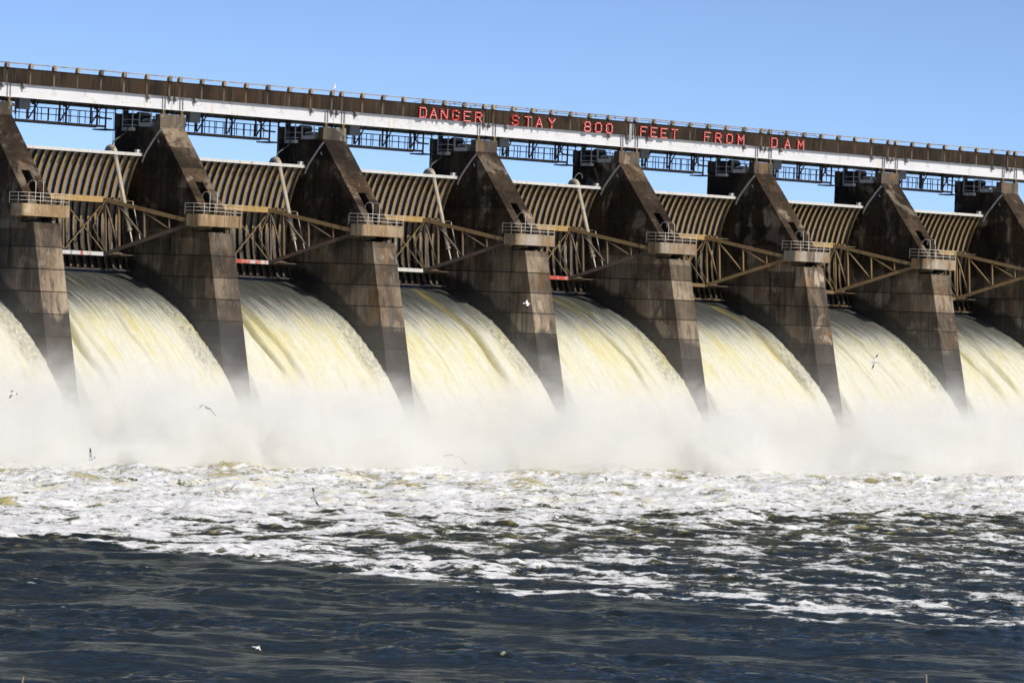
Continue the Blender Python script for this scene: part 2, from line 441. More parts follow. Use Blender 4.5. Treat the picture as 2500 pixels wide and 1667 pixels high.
def nappe_material():
    nt = NT("falling_water")
    at = lambda n: nt.n("Attribute", attribute_name=n).outputs['Fac']
    u, v, gr, eg = at('across'), at('along'), at('groove'), at('edge')
    rnd = nt.math('MULTIPLY', nt.rand(), 50.0)
    p = nt.vec(nt.math('ADD', u, rnd), v, 0.0)
    st = nt.noise(nt.scale(p, (5.5,.22,1)), 1.0, 6, .70, .10)
    st2 = nt.noise(nt.scale(p, (1.5,.12,1), (4,2,0)), 1.0, 5, .6, .2)
    gra = nt.noise(nt.scale(p, (13,2.0,1), (1,9,0)), 1.0, 6, .76)
    # air content: dark glassy sheet at the lip, turning to froth as it falls
    air = nt.math('ADD', nt.sstep(v, 7.8, 16.6), nt.math('MULTIPLY', nt.math('SUBTRACT', st, .5), nt.sstep(v, 9.0, 17.0, 1.9, .9)))
    air = nt.math('ADD', air, nt.math('MULTIPLY', nt.math('SUBTRACT', gra, .5), .75))
    c = nt.ramp(air, [(0.0, (.040,.043,.038)), (.22, (.105,.108,.098)), (.48, (.26,.263,.24)), (.76, (.53,.52,.41)), (1.0, (.68,.665,.54))])
    yel = nt.math('MULTIPLY', nt.sstep(nt.math('ADD', nt.math('MULTIPLY', st2, .6), nt.math('MULTIPLY', st, .4)), .50, .64), nt.sstep(v, 10.5, 15.5))
    c = nt.mix(nt.math('MULTIPLY', yel, .65), c, (.55,.455,.13))
    c = nt.mix(nt.math('MULTIPLY', gr, .9), c, (.25,.21,.05))
    c = nt.mix(nt.math('MULTIPLY', nt.math('MULTIPLY', eg, nt.sstep(gra, .42, .58, 1.0, .35)), .8), c, (.15,.15,.115))
    pat = nt.noise(nt.scale(p, (.42,.16,1), (2,3,0)), 1.0, 4, .6, .5)
    c = nt.mix(nt.math('MULTIPLY', nt.math('MULTIPLY', nt.sstep(pat, .48, .66), nt.sstep(v, 10.0, 13.5)), .55), c, nt.mix(1.0, c, (1.0,.93,.52), 'MULTIPLY'))
    st3 = nt.noise(nt.scale(p, (10.0,.14,1), (3,8,0)), 1.0, 4, .65)
    c = nt.mix(nt.math('MULTIPLY', nt.sstep(st3, .53, .66), nt.sstep(v, 8.0, 18.0, .6, .25)), c, nt.mix(1.0, c, (.50,.50,.42), 'MULTIPLY'))
    lo = nt.sstep(v, 18.0, 21.5)
    c = nt.mix(lo, c, (.60,.59,.52))
    h = nt.math('ADD', nt.math('MULTIPLY', st, 1.2), gra)
    nt.surface(c, .62, 0, .35, nt.bump(h, .28, .04))
    return nt.mat
M['nappe'] = nappe_material()

def make_nappe(i, grooves):
    NU = 150
    u = np.linspace(0, 1, NU)
    W = 12.47
    Pm = np.zeros((NV, NU, 3))
    widen = ss(-PY, 9.6, 12.0)*.12
    x0 = PW + .006 - widen; x1 = S - .006 + widen
    X = x0[:,None] + u[None,:]*(x1-x0)[:,None]
    ty, tz = np.gradient(PY), np.gradient(PZ); L = np.hypot(ty, tz)
    nyv, nzv = tz/L, -ty/L       # normal pointing out (downstream and up)
    nyv, nzv = -np.abs(nyv), np.abs(nzv)
    f1 = field(NV, 160, _t[1]-_t[0], W/150, .35, 3.0, 1.2, 100+i, (9.0, 1.0))[:, :NU]
    f2 = field(NV, 160, _t[1]-_t[0], W/150, .18, 1.2, .8, 300+i, (3.0, 1.0))[:, :NU]
    f3 = field(NV, 160, _t[1]-_t[0], W/150, .15, .9, .5, 500+i, (1.3, 1.0))[:, :NU]
    down = ss(_t, 5.6, 16)[:,None]
    disp = .032*f1*(.3+down) + .013*f2*down + .014*f3*ss(_t, 9, 18)[:,None]
    gr = np.zeros((NV, NU))
    for (gu, gw, depth, drift) in grooves:
        cen = gu + drift*(_t/_t[-1]) + .012*np.sin(_t*.9+gu*20)
        g = np.exp(-((u[None,:]-cen[:,None])/gw)**2)*ss(_t, 5.5, 8.0)[:,None]*(1-ss(_t, 17, 20.5))[:,None]
        gr = np.maximum(gr, g*min(1, depth*5)); disp -= depth*g
        disp += depth*.7*np.exp(-((u[None,:]-cen[:,None]-gw*1.8)/gw)**2)*ss(_t, 5.5, 9.0)[:,None]
    # boundary layers along both piers: a thinner torn edge with a lumpy crest
    ce = (.955 - .075*ss(_t, 6, 17))[:,None]
    eg = ss(u[None,:], ce-.045, ce+.01)*ss(_t, 7.5, 10)[:,None]*(1-ss(_t, 17.5, 20))[:,None]
    eg = np.clip(eg*(.75+.35*f3), 0, 1)
    disp += eg*(.020*f3+.02) + .035*np.exp(-((u[None,:]-ce-.03)/.02)**2)*down*(1+.6*f2)
    disp *= ss(_t, 4.2, 5.6)[:,None]
    u = u.copy(); u[1] = .0004; u[-2] = .9996; X = x0[:,None] + u[None,:]*(x1-x0)[:,None]
    tuck = 1.6*ss(-PY, 7.2, 9.0); disp[:,0] = -.05-tuck; disp[:,-1] = -.05-tuck
    Pm[:,:,0] = X
    Pm[:,:,1] = PY[:,None] + disp*nyv[:,None]
    Pm[:,:,2] = PZ[:,None] + disp*nzv[:,None]
    al = np.repeat(_t[:,None], NU, 1); ac = np.repeat(u[None,:]*W, NV, 0)
    me = grid_mesh("falling_water", Pm, M['nappe'], (('across', ac), ('along', al), ('groove', gr), ('edge', eg)), flip=True)
    o = link("falling_water", me, None, (i*S, 0, 0))
    return tag(o, kind='structure')
def make_spillway():
    pts = [(float(a)-.0, float(b)-.35) for a, b in zip(PY[::6], PZ[::6])]
    poly = [(9.0,-3.0)] + pts + [(float(PY[-1]),-3.0)]
    for i in range(-1, 8):
        o = link("spillway_crest", MB().prism(poly, 'x', PW+.01, S-.01).mesh("spillway_crest", M['apron']), None, (i*S,0,0))
        tag(o, kind='structure')
make_spillway()
GRO = {-1: [(.35,.02,.10,-.03)], 0: [(.10,.017,.20,.05),(.19,.012,.08,.06),(.50,.008,.06,.05)], 1: [(.17,.015,.20,.10),(.27,.02,.14,.12)], 2: [(.72,.022,.20,.02),(.30,.01,.05,.03)],
       3: [(.62,.012,.14,.06),(.73,.012,.09,.05)], 4: [(.84,.02,.16,.03)], 5: [(.30,.010,.09,.08),(.52,.012,.07,.08)], 6: [(.22,.02,.14,.15),(.42,.02,.10,.15)], 7: [(.4,.02,.1,.05)]}
for i in range(-1, 8):
    make_nappe(i, GRO[i])

# ------------------------------------------------------------------ river
def river_material():
    nt = NT("river_water")
    at = lambda n: nt.n("Attribute", attribute_name=n).outputs['Fac']
    foam, boil = at('foam'), at('boil')
    P = nt.position()
    f1 = nt.noise(nt.scale(P, (1.0,1.0,1.0)), 1.6, 7, .68, .5)
    f2 = nt.noise(nt.scale(P, (1,1,1), (8,3,0)), 5.5, 6, .75, .3)
    f4 = nt.noise(nt.scale(P, (1,1,1), (1,5,0)), 13.0, 4, .7)
    f3 = nt.noise(nt.scale(P, (1,1,1), (3,9,0)), .55, 6, .7, .8)
    rg = nt.noise(nt.scale(P, (1,1,1), (6,4,0)), .85, 5, .6, 1.2)
    lace = nt.math('SUBTRACT', .62, nt.math('MULTIPLY', nt.math('ABSOLUTE', nt.math('SUBTRACT', rg, .5)), 7.0))
    k = nt.math('ADD', nt.math('ADD', nt.math('ADD', foam, nt.math('MULTIPLY', lace, .42)), nt.math('MULTIPLY', nt.math('SUBTRACT', f3, .5), .9)), nt.math('ADD', nt.math('MULTIPLY', nt.math('SUBTRACT', f1, .5), 1.3), nt.math('ADD', nt.math('MULTIPLY', nt.math('SUBTRACT', f2, .5), 2.3), nt.math('MULTIPLY', nt.math('SUBTRACT', f4, .5), 1.1))))
    k = nt.math('MULTIPLY', k, nt.sstep(foam, .02, .12))
    fm = nt.sstep(k, .46, .80)
    thin = nt.sstep(k, .12, .50)
    # murky water: dark olive, turned yellow where it wells up full of air
    wc = nt.mix(nt.math('MULTIPLY', thin, .55), (.013,.017,.011), (.20,.19,.11))
    wc = nt.mix(nt.math('MULTIPLY', at('aerated'), nt.sstep(f3, .35, .65, .15, .9)), wc, (.105,.092,.030))
    wc = nt.mix(boil, wc, nt.mix(nt.sstep(f1, .35, .65), (.46,.38,.13), (.70,.62,.32)))
    n1 = nt.noise(nt.scale(P, (1,1,1), (2,7,0)), 1.3, 5, .62, .6)
    n2 = nt.noise(nt.scale(P, (1,1,1), (5,1,0)), 4.5, 4, .6)
    hb = nt.math('ADD', n1, nt.math('MULTIPLY', n2, .22))
    nb = nt.bump(hb, .48, .14)
    wd = nt.n("BsdfDiffuse"); nt.l(wc, wd.inputs[0]); nt.l(nb, wd.inputs['Normal'])
    wg = nt.n("BsdfGlossy"); wg.inputs[0].default_value = (.88,.95,.98,1); wg.inputs['Roughness'].default_value = .07; nt.l(nb, wg.inputs['Normal'])
    fr = nt.n("Fresnel"); fr.inputs[0].default_value = 1.333; nt.l(nb, fr.inputs['Normal'])
    water = nt.n("MixShader")
    nt.l(nt.math('MULTIPLY', fr.outputs[0], .42), water.inputs[0]); nt.l(wd.outputs[0], water.inputs[1]); nt.l(wg.outputs[0], water.inputs[2])
    fo = nt.n("BsdfPrincipled")
    yl = nt.math('MULTIPLY', nt.sstep(nt.noise(nt.scale(P, (.55,.55,.55), (11,2,0)), 1.0, 5, .65, .6), .50, .68), nt.sstep(nt.xyz(P)[1], -85.0, -50.0))
    fc = nt.mix(nt.sstep(f2, .3, .7), (.82,.83,.85), (.95,.95,.94))
    fc = nt.mix(nt.sstep(nt.math('ADD', k, nt.math('MULTIPLY', nt.math('SUBTRACT', f3, .5), .8)), .55, 1.15), (.58,.60,.62), fc)
    nt.l(nt.mix(nt.math('MULTIPLY', yl, .75), fc, (.76,.69,.42)), fo.inputs['Base Color'])
    fo.inputs['Roughness'].default_value = .9
    fo.inputs['Specular IOR Level'].default_value = .15
    nt.l(nt.bump(nt.math('ADD', f1, nt.math('MULTIPLY', f2, .5)), .55, .12), fo.inputs['Normal'])
    mx = nt.n("MixShader")
    nt.l(fm, mx.inputs[0]); nt.l(water.outputs[0], mx.inputs[1]); nt.l(fo.outputs[0], mx.inputs[2])
    nt.l(mx.outputs[0], nt.out.inputs['Surface'])
    return nt.mat
M['river'] = river_material()

def rank01(a):
    o = np.argsort(a, axis=None); r = np.empty(a.size); r[o] = np.linspace(0, 1, a.size); return r.reshape(a.shape)

def make_river():
    fx, fy = 0.6820, 0.7314                 # main direction across the river towards the dam
    du, dv = .14, .285
    NUr, NVr = 720, 800
    ud = (np.arange(NUr)-NUr/2)*du          # sideways
    vd = 92 + np.arange(NVr)*dv             # distance from the camera's spot on the bank
    g = .5*1.35**np.arange(1, 30)
    ue = np.cumsum(g); ue = ue[ue < 4000]
    u = np.r_[ud[0]-ue[::-1], ud, ud[-1]+ue]
    v = np.r_[vd[0]-np.array([60,30,14,6,2.5,1.])[0:], vd, vd[-1]+ue]
    nu0, nv0 = len(ue), 6
    U, V = np.meshgrid(u, v)
    X = CAM_POS.x + V*fx + U*fy
    Y = CAM_POS.y + V*fy - U*fx
    d = -Y                                  # distance downstream of the dam
    # fields on a padded torus
    A, B = 1024, 800
    def fl(lmin, lmax, slope, seed, an=(1,1)):
        h = field(A, B, dv, du, lmin, lmax, slope, seed, an)
        return h[:NVr, :NUr]
    Ud, Vd = U[nv0:nv0+NVr, nu0:nu0+NUr], V[nv0:nv0+NVr, nu0:nu0+NUr]
    Xd, Yd = CAM_POS.x+Vd*fx+Ud*fy, CAM_POS.y+Vd*fy-Ud*fx
    dd = -Yd
    swell = fl(2.0, 14, 1.6, 1); chop = fl(.7, 4.0, 1.2, 2); fine = fl(.35, 1.4, .8, 3)
    lump = fl(.45, 2.4, .9, 4); big = fl(3.5, 16, 1.6, 5)
    calm = fl(5, 22, 1.5, 6)                # patches of smooth and ruffled water
    ruff = ss(calm, -.6, .9)
    turb = 1-ss(dd, 50, 118)                # 1 by the dam
    edge = Xd + 62 + 2.4*fl(3, 14, 1.4, 7) + .9*fl(.8, 4, 1.2, 17)
    inpl = ss(edge, -.4, 1.6)               # inside the plume released by the gates
    H = (.052 + .05*turb)*swell + (.021*(.3+ruff) + .018*turb + .014*inpl*(1-turb))*chop + (.010*ruff+.007*inpl)*fine
    # welling mounds near the foot of the dam
    mound = np.zeros_like(H); bo = np.zeros_like(H)
    r = np.random.default_rng(21)
    for k in range(130):
        mx_, my_ = r.uniform(-75, 60), -(31+38*r.uniform(0, 1)**1.5)
        w = r.uniform(.6, 2.6)*(1.2 if -my_ < 45 else .7); hh = w*r.uniform(.07, .16)
        e = ((Xd-mx_)/w)**2 + ((Yd-my_)/(w*1.25))**2
        m = np.exp(-e); mound = np.maximum(mound, hh*m)
        bo = np.maximum(bo, ss(m + .20*lump + .14*fine + .12*chop, .25, 1.0)*r.uniform(.25, .95))
    H += mound + .10*np.maximum(big, 0)*ss(turb, .3, 1)
    # foam
    n1 = fl(.9, 9, 1.35, 8, (1.0, 1.0)); n2 = fl(.4, 2.6, 1.1, 9)
    n = rank01(.72*n1/n1.std() + .42*n2/n2.std() - .28*np.abs(fl(1.5, 8, 1.4, 10)) + .25*swell)
    cover = 1.0 - .14*ss(dd, 58, 82) - .70*ss(dd + Xd*.30, 57, 86) - .10*ss(dd, 105, 132)
    band = np.exp(-((edge-5)/6.0)**2)*ss(dd, 70, 95)*(1-ss(dd, 126, 146))
    cover = cover + .40*band
    cover *= inpl*(1-ss(dd + 1.5*n1, 136, 146))
    cover = np.maximum(cover, inpl*ss(-dd, -80, -66))
    f = ss(n, 1-cover-.40, 1-cover+.34)
    f *= ss(cover, .0, .06)
    f = f*(1-.72*bo*ss(turb, .1, .5))
    # a few whitecaps in the open water
    cap = ss(chop + .7*fine + .5*swell, 4.0, 4.6)*(1-inpl)*ruff*.55
    f = np.clip(np.maximum(f, cap), 0, 1)
    H += f*(.009*lump + .006*fine + .02)*(1+1.9*turb**2)
    # fade to flat at the rim of the detailed part
    win = np.minimum(np.minimum(ss(np.arange(NVr), 0, 12)[:,None], ss(NVr-1-np.arange(NVr), 0, 20)[:,None]),
                     np.minimum(ss(np.arange(NUr), 0, 20)[None,:], ss(NUr-1-np.arange(NUr), 0, 20)[None,:]))
    Z = np.full(U.shape, ZW); Z[nv0:nv0+NVr, nu0:nu0+NUr] += H*win
    F = ss(X, -63, -59)*(1-ss(d, 95, 145))*ss(d, -5, 5); Bo = np.zeros_like(Z)
    F[nv0:nv0+NVr, nu0:nu0+NUr] = f; Bo[nv0:nv0+NVr, nu0:nu0+NUr] = bo*ss(turb, .1, .4)
    Ae = np.zeros_like(Z); Ae[nv0:nv0+NVr, nu0:nu0+NUr] = inpl*(1-ss(dd, 84, 140))*(.25+.75*ss(swell+.5*chop, -.3, 1.3))
    Pm = np.stack([X, Y, Z], -1)
    me = grid_mesh("river", Pm, M['river'], (('foam', F), ('boil', Bo), ('aerated', Ae)), flip=False)
    o = link("river", me)
    tag(o, kind='structure')
    return o
river = make_river()
# ------------------------------------------------------------------ spillway piers
def pier_shaft_mesh():
    slope = lambda z: -(21.13-z)*.862
    lowf = lambda z: -5.71-(14.0-z)*.2423
    poly = [(5.0,21.13),(0.0,21.13),(slope(15.0),15.0),(-4.3,15.0),(-4.3,14.0),(-5.71,14.0),(lowf(-3.0),-3.0),(5.0,-3.0)]
    a = MB().prism(poly, 'x', 0, PW)
    a.prism([(0,5.0),(PW,5.0),(PW-.55,5.45),(.55,5.45)], 'z', -3.0, 21.13)
    me = a.mesh("pier_shaft", M['pier'])
    # ladder slot cut into the sloping face
    c = MB().prism([(slope(17.43)-.6,17.43),(slope(17.43)+1.7,17.43),(slope(15.0)+1.7,15.02),(slope(15.0)-.6,15.02)], 'x', .70, 1.36)
    cm = c.mesh("cut", M['pier'])
    oa, oc = link("pier_shaft", me), link("cut", cm)
    md = oa.modifiers.new("b", 'BOOLEAN'); md.object = oc; md.operation = 'DIFFERENCE'; md.solver = 'EXACT'
    bv = oa.modifiers.new("v", 'BEVEL'); bv.width = .025; bv.segments = 1; bv.limit_method = 'ANGLE'; bv.angle_limit = math.radians(35)
    dg = bpy.context.evaluated_depsgraph_get()
    out = bpy.data.meshes.new_from_object(oa.evaluated_get(dg))
    bpy.data.objects.remove(oa); bpy.data.objects.remove(oc)
    out.name = "pier_shaft"
    return out

def make_pier(label):
    t = thing("spillway_pier", label, "pier", (0,0,0), "concrete piers between the spillway gates")
    link("pier_shaft", pier_shaft_mesh(), t)
    # bridge seat on top
    mb = MB().box(.004, PW-.004, 0.004, .56, 21.134, 22.0)
    part("bridge_seat", mb, M['cap'], t)
    mb = MB().box(.1, PW-.1, 4.55, 5.15, 21.134, 22.05)
    part("bridge_seat", mb, M['cap'], t)
    # access platform with rounded corners
    x0, x1, y0, y1, r = -.83, 2.96, -5.72, -4.32, .30
    fp = [(x1,y1),(x0,y1)]
    for k in range(7):
        a = math.pi + k*math.pi/12
        fp.append((x0+r+r*math.cos(a), y0+r+r*math.sin(a)))
    for k in range(7):
        a = 1.5*math.pi + k*math.pi/12
        fp.append((x1-.15+.15*math.cos(a), y0+.15+.15*math.sin(a)))
    mb = MB().prism(fp, 'z', 14.40, 15.20)
    p = part("access_platform", mb, M['platform'], t)
    mb = MB()
    zr = [15.42, 15.67, 15.92]
    path = [(x0+.04,y1+.25),(x0+.04,y0+.42),(x0+.42,y0+.06),(x1-.1,y0+.06),(x1-.06,y1+.25)]
    for z in zr:
        mb.tube([(a,b,z) for a,b in path], .017, 6)
    mb.tube([(path[-2][0],path[-2][1],zr[2]),(path[-2][0]+.12,path[-2][1],zr[2])], .017, 6)
    for (a,b) in [path[0],(x0+.04,y0+.7),(x0+.42,y0+.06),(x0+1.35,y0+.06),(x0+2.25,y0+.06),(x1-.75,y0+.06),path[3],path[4],(x1-.06,y0+.75)]:
        mb.tube([(a,b,15.2),(a,b,zr[2])], .019, 6)
    part("railing", mb, M['railing'], p)
    for x in (.16, 1.66):                      # corbels carrying the overhang
        mb = MB().prism([(-4.32,14.40),(-5.55,14.40),(-5.45,14.22),(-4.32,14.02)], 'x', x, x+.3)
        part("corbel", mb, M['pier'], p)
    # two bent grab rails where the ladder slot comes down
    for x in (.74, 1.36):
        mb = MB().tube([(x,-3.95,16.35),(x,-4.05,16.62),(x,-4.25,16.74),(x,-4.62,16.74),(x,-4.78,16.66),(x,-4.82,16.45),(x,-4.82,15.2)], .024, 6)
        part("grab_rail", mb, M['railing'], t)
    # curved gate-opening gauge on the side wall
    mb = MB()
    pts = []
    for k in range(13):
        a = math.radians(30.2 + k*(58.0-30.2)/12)
        pts.append((YT+7.36*math.cos(a)+.16*(k/12.), ZT+7.36*math.sin(a)))
    pts = [(1.80,18.70),(1.66,18.98),(1.48,19.28),(1.24,19.57),(.97,19.86),(.70,20.15),(.42,20.44),(.16,20.68),(-.10,20.92)]
    for (a,b),(c,d) in zip(pts[:-1], pts[1:]):
        mb.bar((-.02,a,b),(-.02,c,d), .035, .13, (1,0,0)) if False else mb.prism([(a-.05,b-.045),(a+.05,b+.045),(c+.05,d+.045),(c-.05,d-.045)], 'x', -.03, .02)
    for k, (a,b) in enumerate(pts):
        mb.prism([(a-.012,b-.03),(a+.05,b+.02),(a+.03,b+.04),(a-.03,b-.01)], 'x', -.036, -.031, 1)
    part("gate_gauge", mb, [M['gauge'], M['black']], t)
    mb = MB().prism([(-.0,20.05),(.12,20.25),(.18,20.22),(.06,20.02)], 'x', -.03, .02)
    part("gauge_pointer", mb, M['gauge'], t)
    # side plate that carries the trunnion pin
    mb = MB().tube([(-.28,YT,ZT),(.02,YT,ZT)], .30, 14)
    part("trunnion_bearing", mb, M['tandark'], t)
    mb = MB().tube([(PW-.02,YT,ZT),(PW+.28,YT,ZT)], .30, 14)
    part("trunnion_bearing", mb, M['tandark'], t)
    return t

PIER_LABELS = {
 0: "stained concrete pier cut off by the picture edge beside the egret-less end of the bridge",
 1: "rust-stained concrete pier with a tan platform, between the two gates farthest from the letters",
 2: "brown concrete pier below the white egret standing on the bridge rail",
 3: "brown concrete pier under the bridge between the words DANGER and STAY",
 4: "concrete pier with pale flaking patches under the bridge between 800 and FEET",
 5: "dark concrete pier under the bridge between the words FROM and DAM",
 6: "first concrete pier past the end of the red lettering, with a grey platform",
 7: "farthest concrete pier, cut by the picture edge past the red lettering",
}
PIER_LABELS[0] = "nearest concrete pier, cut by the picture edge, its platform tan and sunlit"
pier0 = make_pier(PIER_LABELS[0])
for i in range(1, 8):
    dup(pier0, (i*S, 0, 0), PIER_LABELS[i])

# ------------------------------------------------------------------ radial gates
def arc_pt(r, z): return YT + math.sqrt(max(r*r-(z-ZT)**2, 0)), z
GZ0, GZ1 = 11.24, 19.24
def gate_meshes():
    g = {}
    n = 22
    zs = []
    a0, a1 = math.asin((GZ0-ZT)/R_SKIN), math.asin((GZ1-ZT)/R_SKIN)
    an = [a0+(a1-a0)*k/n for k in range(n+1)]
    c = lambda r, a: (YT+r*math.cos(a), ZT+r*math.sin(a))
    mb = MB()
    mb.prism([c(R_SKIN,a) for a in an]+[c(R_SKIN+.03,a) for a in reversed(an)], 'x', PW+.03, S-.03)
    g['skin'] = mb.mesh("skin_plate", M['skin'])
    mb = MB()
    mb.prism([c(R_RIB,a) for a in an]+[c(R_RIB+.025,a) for a in reversed(an)], 'x', -.085, .085)
    mb.prism([c(R_RIB+.027,a) for a in an]+[c(R_SKIN-.003,a) for a in reversed(an)], 'x', -.018, .018, 1)
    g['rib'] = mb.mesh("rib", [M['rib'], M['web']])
    return g
GM = gate_meshes()
ARM_X = 3.38
def make_gate(i, label, beam, chord, braces):
    t = thing("radial_gate", label, "dam gate", (i*S,0,0), "radial spillway gates between the piers")
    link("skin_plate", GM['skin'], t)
    nr = 20
    for k in range(nr+1):
        x = PW+.15 + (S-PW-.30)*k/nr
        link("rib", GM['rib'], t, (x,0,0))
    y, z = arc_pt(R_RIB-.03, 19.18)
    mb = MB().box(PW+.02, S-.02, y-.10, y+.42, 19.25, 19.31)
    mb.box(PW+.02, S-.02, y-.10, y-.06, 19.10, 19.25)
    mb.box(S-.35, S-.02, y+.12, y+.40, 19.312, 19.55)
    part("top_beam", mb, M['topbeam'], t)
    y0, _ = arc_pt(R_RIB-.03, 11.35)
    mb = MB().box(PW+.03, S-.03, y0-.12, y0+.30, 11.20, 11.31)
    part("bottom_lip", mb, M['reddark'] if i < 4 else M['tandark'], t)
    # two cross girders in front of the ribs
    for zc, nm, mt, hh in ((16.0, "upper_girder", M['girdertan'], .20), (12.30, "lower_girder", beam, .13)):
        yf = YT + math.sqrt(R_GIRD**2-(zc-ZT)**2); yb = YT + math.sqrt(R_RIB**2-(zc-ZT)**2) - .01
        mb = MB().box(PW+.25 if zc > 15 else XC-ARM_X-.3, XC+ARM_X+.12, yf-.04, yf, zc-hh, zc+hh)
        mb.box(PW+.25, S-.2, yf+.002, yb, zc-.03, zc+.03, 1)
        mb.box(PW+.25, S-.2, yb-.06, yb-.002, zc-.16, zc+.16, 1)
        o = part(nm, mb, [mt, M['darkchord']], t)
    # cleats where the ribs sit on the upper girder
    yu = YT + math.sqrt(R_GIRD**2-1.4**2); yl = YT + math.sqrt(R_GIRD**2-2.3**2)
    mb = MB()
    for k in range(nr+1):
        x = PW+.15 + (S-PW-.30)*k/nr
        mb.box(x-.09, x+.02, yu+.75, yu+.95, 16.04, 16.22)
    part("rib_cleat", mb, M['tan'], t)
    # crossed braces between the girders
    for sgn in (-1, 1):
        xa, xb = XC + .02*sgn, XC + (ARM_X-.05)*sgn
        mb = MB().bar((xa,yu+.06,15.75),(xb,yl+.06,12.5), .075, .05, (0,1,0))
        mb.bar((xb,yu+.0,15.75),(xa,yl+.0,12.5), .075, .05, (0,1,0))
        part("cross_brace", mb, braces, t)
    mb = MB().bar((XC,yu+.12,15.76),(XC,yl+.12,12.4), .14, .10, (0,1,0))
    part("centre_post", mb, M['darkchord'], t)
    # arms running back to the trunnions
    for sgn in (-1, 1):
        P0 = Vector((XC+ARM_X*sgn, yu, 16.0)); P1 = Vector((XC+ARM_X*sgn, yl, 12.3))
        T = Vector((XC+(S-PW)/2*sgn - .42*sgn, YT, ZT))
        up = P0.lerp(T, .93); lo = P1.lerp(T, .93)
        arm = part("gate_arm", MB().bar(P0.lerp(T, .985)+Vector((0,0,-.0)), T, .34, .50), M['tandark'], t)
        part("upper_chord", MB().bar(P0, P0.lerp(T, 1.0)+Vector((0,0,.10)), .20, .25), M['tan'], arm)
        part("lower_chord", MB().bar(P1, P1.lerp(T, 1.0)+Vector((0,0,-.10)), .20, .24), chord, arm)
        prev = None
        for q, (f, w) in enumerate(((.02,.12),(.175,.16),(.47,.14),(.76,.10))):
            a, b = P0.lerp(T, f)+Vector((0,0,-.12)), P1.lerp(T, f)+Vector((0,0,.12))
            mb = MB().bar(a, b, w, w*.8, (0,1,0))
            if prev is not None: mb.bar(prev, b+Vector((0,.1,0)), w*.75, .10, (0,1,0))
            part("web_strut", mb, M['darkchord'] if chord is not M['tan'] else M['tan'], arm)
            prev = a
        mb = MB().bar(P0.lerp(T,.03)+Vector((-.1*sgn,0,0)), P1.lerp(T,.12)+Vector((-1.6*sgn,.4,1.5)), .06)
        mb.bar(P1.lerp(T,.03), P1.lerp(T,.12)+Vector((-1.6*sgn,.4,1.5)), .05)
        part("sway_rod", mb, M['darkchord'], arm)
    return t
GATE_LABELS = {
 -1: "tan ribbed steel gate at the very edge of the picture beside the nearest pier",
 0: "tan ribbed gate nearest the camera, its bottom girder scuffed white and red",
 1: "tan ribbed gate with a red bottom girder, beside the pier below the egret",
 2: "tan ribbed gate with a pale grey bottom girder, under the word DANGER",
 3: "tan ribbed gate with a red-orange bottom girder, under STAY 800",
 4: "clean tan ribbed gate without a lifting pipe, under FEET FROM",
 5: "clean tan ribbed gate under the word DAM",
 6: "farthest tan ribbed gate, past the end of the lettering",
}
BEAMS = {-1: M['redbeam'], 0: M['whitered'], 1: M['redbeam'], 2: M['topbeam'], 3: M['redbeam']}
for i in range(0, 7):
    make_gate(i, GATE_LABELS[i], BEAMS.get(i, M['tan']), M['reddark'] if i < 4 else M['tan'], M['tandark'] if i < 4 else M['tan'])

# ------------------------------------------------------------------ lifting pipes in front of four gates, with their hoses
def make_pipe(label):
    t = thing("lifting_pipe", label, "pipe", (0,0,0), "steel lifting pipes leaning in front of the gates")
    a, b = Vector((12.38,1.98,19.10)), Vector((12.55,.22,13.95))
    part("tube", MB().tube([a, b], .150, 14), M['pipe'], t, smooth=True)
    part("elbow", MB().tube([a+Vector((0,.0,.0)),(12.37,2.06,19.36),(12.37,2.24,19.54),(12.37,2.48,19.60),(12.37,2.74,19.52),(12.37,2.90,19.32)], [.18,.20,.21,.21,.20,.19], 14), M['pipe'], t, smooth=True)
    d = (b-a).normalized()
    for f, r in ((0.0,.205),(.02,.205),(.33,.172),(.72,.172),(.93,.20),(.985,.22),(1.0,.18)):
        p = a.lerp(b, f); part("flange", MB().tube([p-d*.025, p+d*.025], r, 14), M['pipe'], t)
    part("piston_rod", MB().tube([b, b+d*.85], .055, 10), M['railing'], t, smooth=True)
    part("guide_rod", MB().bar((12.85,.42,15.9),(13.02,-.42,13.15), .05), M['railing'], t)
    return t
PIPE_LABELS = ["grey lifting pipe leaning in front of the nearest gate with the white and red girder",
               "lifting pipe leaning in front of the gate beside the pier below the egret",
               "lifting pipe leaning in front of the gate under the word DANGER",
               "lifting pipe with a hooked hose on top, in front of the gate under STAY 800"]
pp = make_pipe(PIPE_LABELS[0])
for i in (1,2,3): dup(pp, (i*S,0,0), PIPE_LABELS[i])
def curve_pts(pts, n=8):
    out = []
    P = [Vector(p) for p in pts]
    P = [P[0]*2-P[1]] + P + [P[-1]*2-P[-2]]
    for k in range(1, len(P)-2):
        for j in range(n):
            t = j/n; a,b,c,d = P[k-1:k+3]
            out.append(.5*((2*b)+(c-a)*t+(2*a-5*b+4*c-d)*t*t+(3*b-a-3*c+d)*t**3))
    out.append(P[-2]); return out
h1 = MB().tube(curve_pts([(12.6,2.6,19.6),(12.75,2.7,20.0),(13.3,2.8,20.35),(13.9,2.9,20.7),(14.2,3.0,21.1)]), .05, 7).mesh("hydraulic_hose", M['hose'], True)
for i, lb in enumerate(("curved grey hose from the top of the nearest lifting pipe to its pier", "curved hose between the lifting pipe and the pier below the egret", "curved hose between the lifting pipe under DANGER and the pier")):
    tag(link("hydraulic_hose", h1, None, (i*S,0,0)), lb, "hose", "hoses on the lifting pipes")
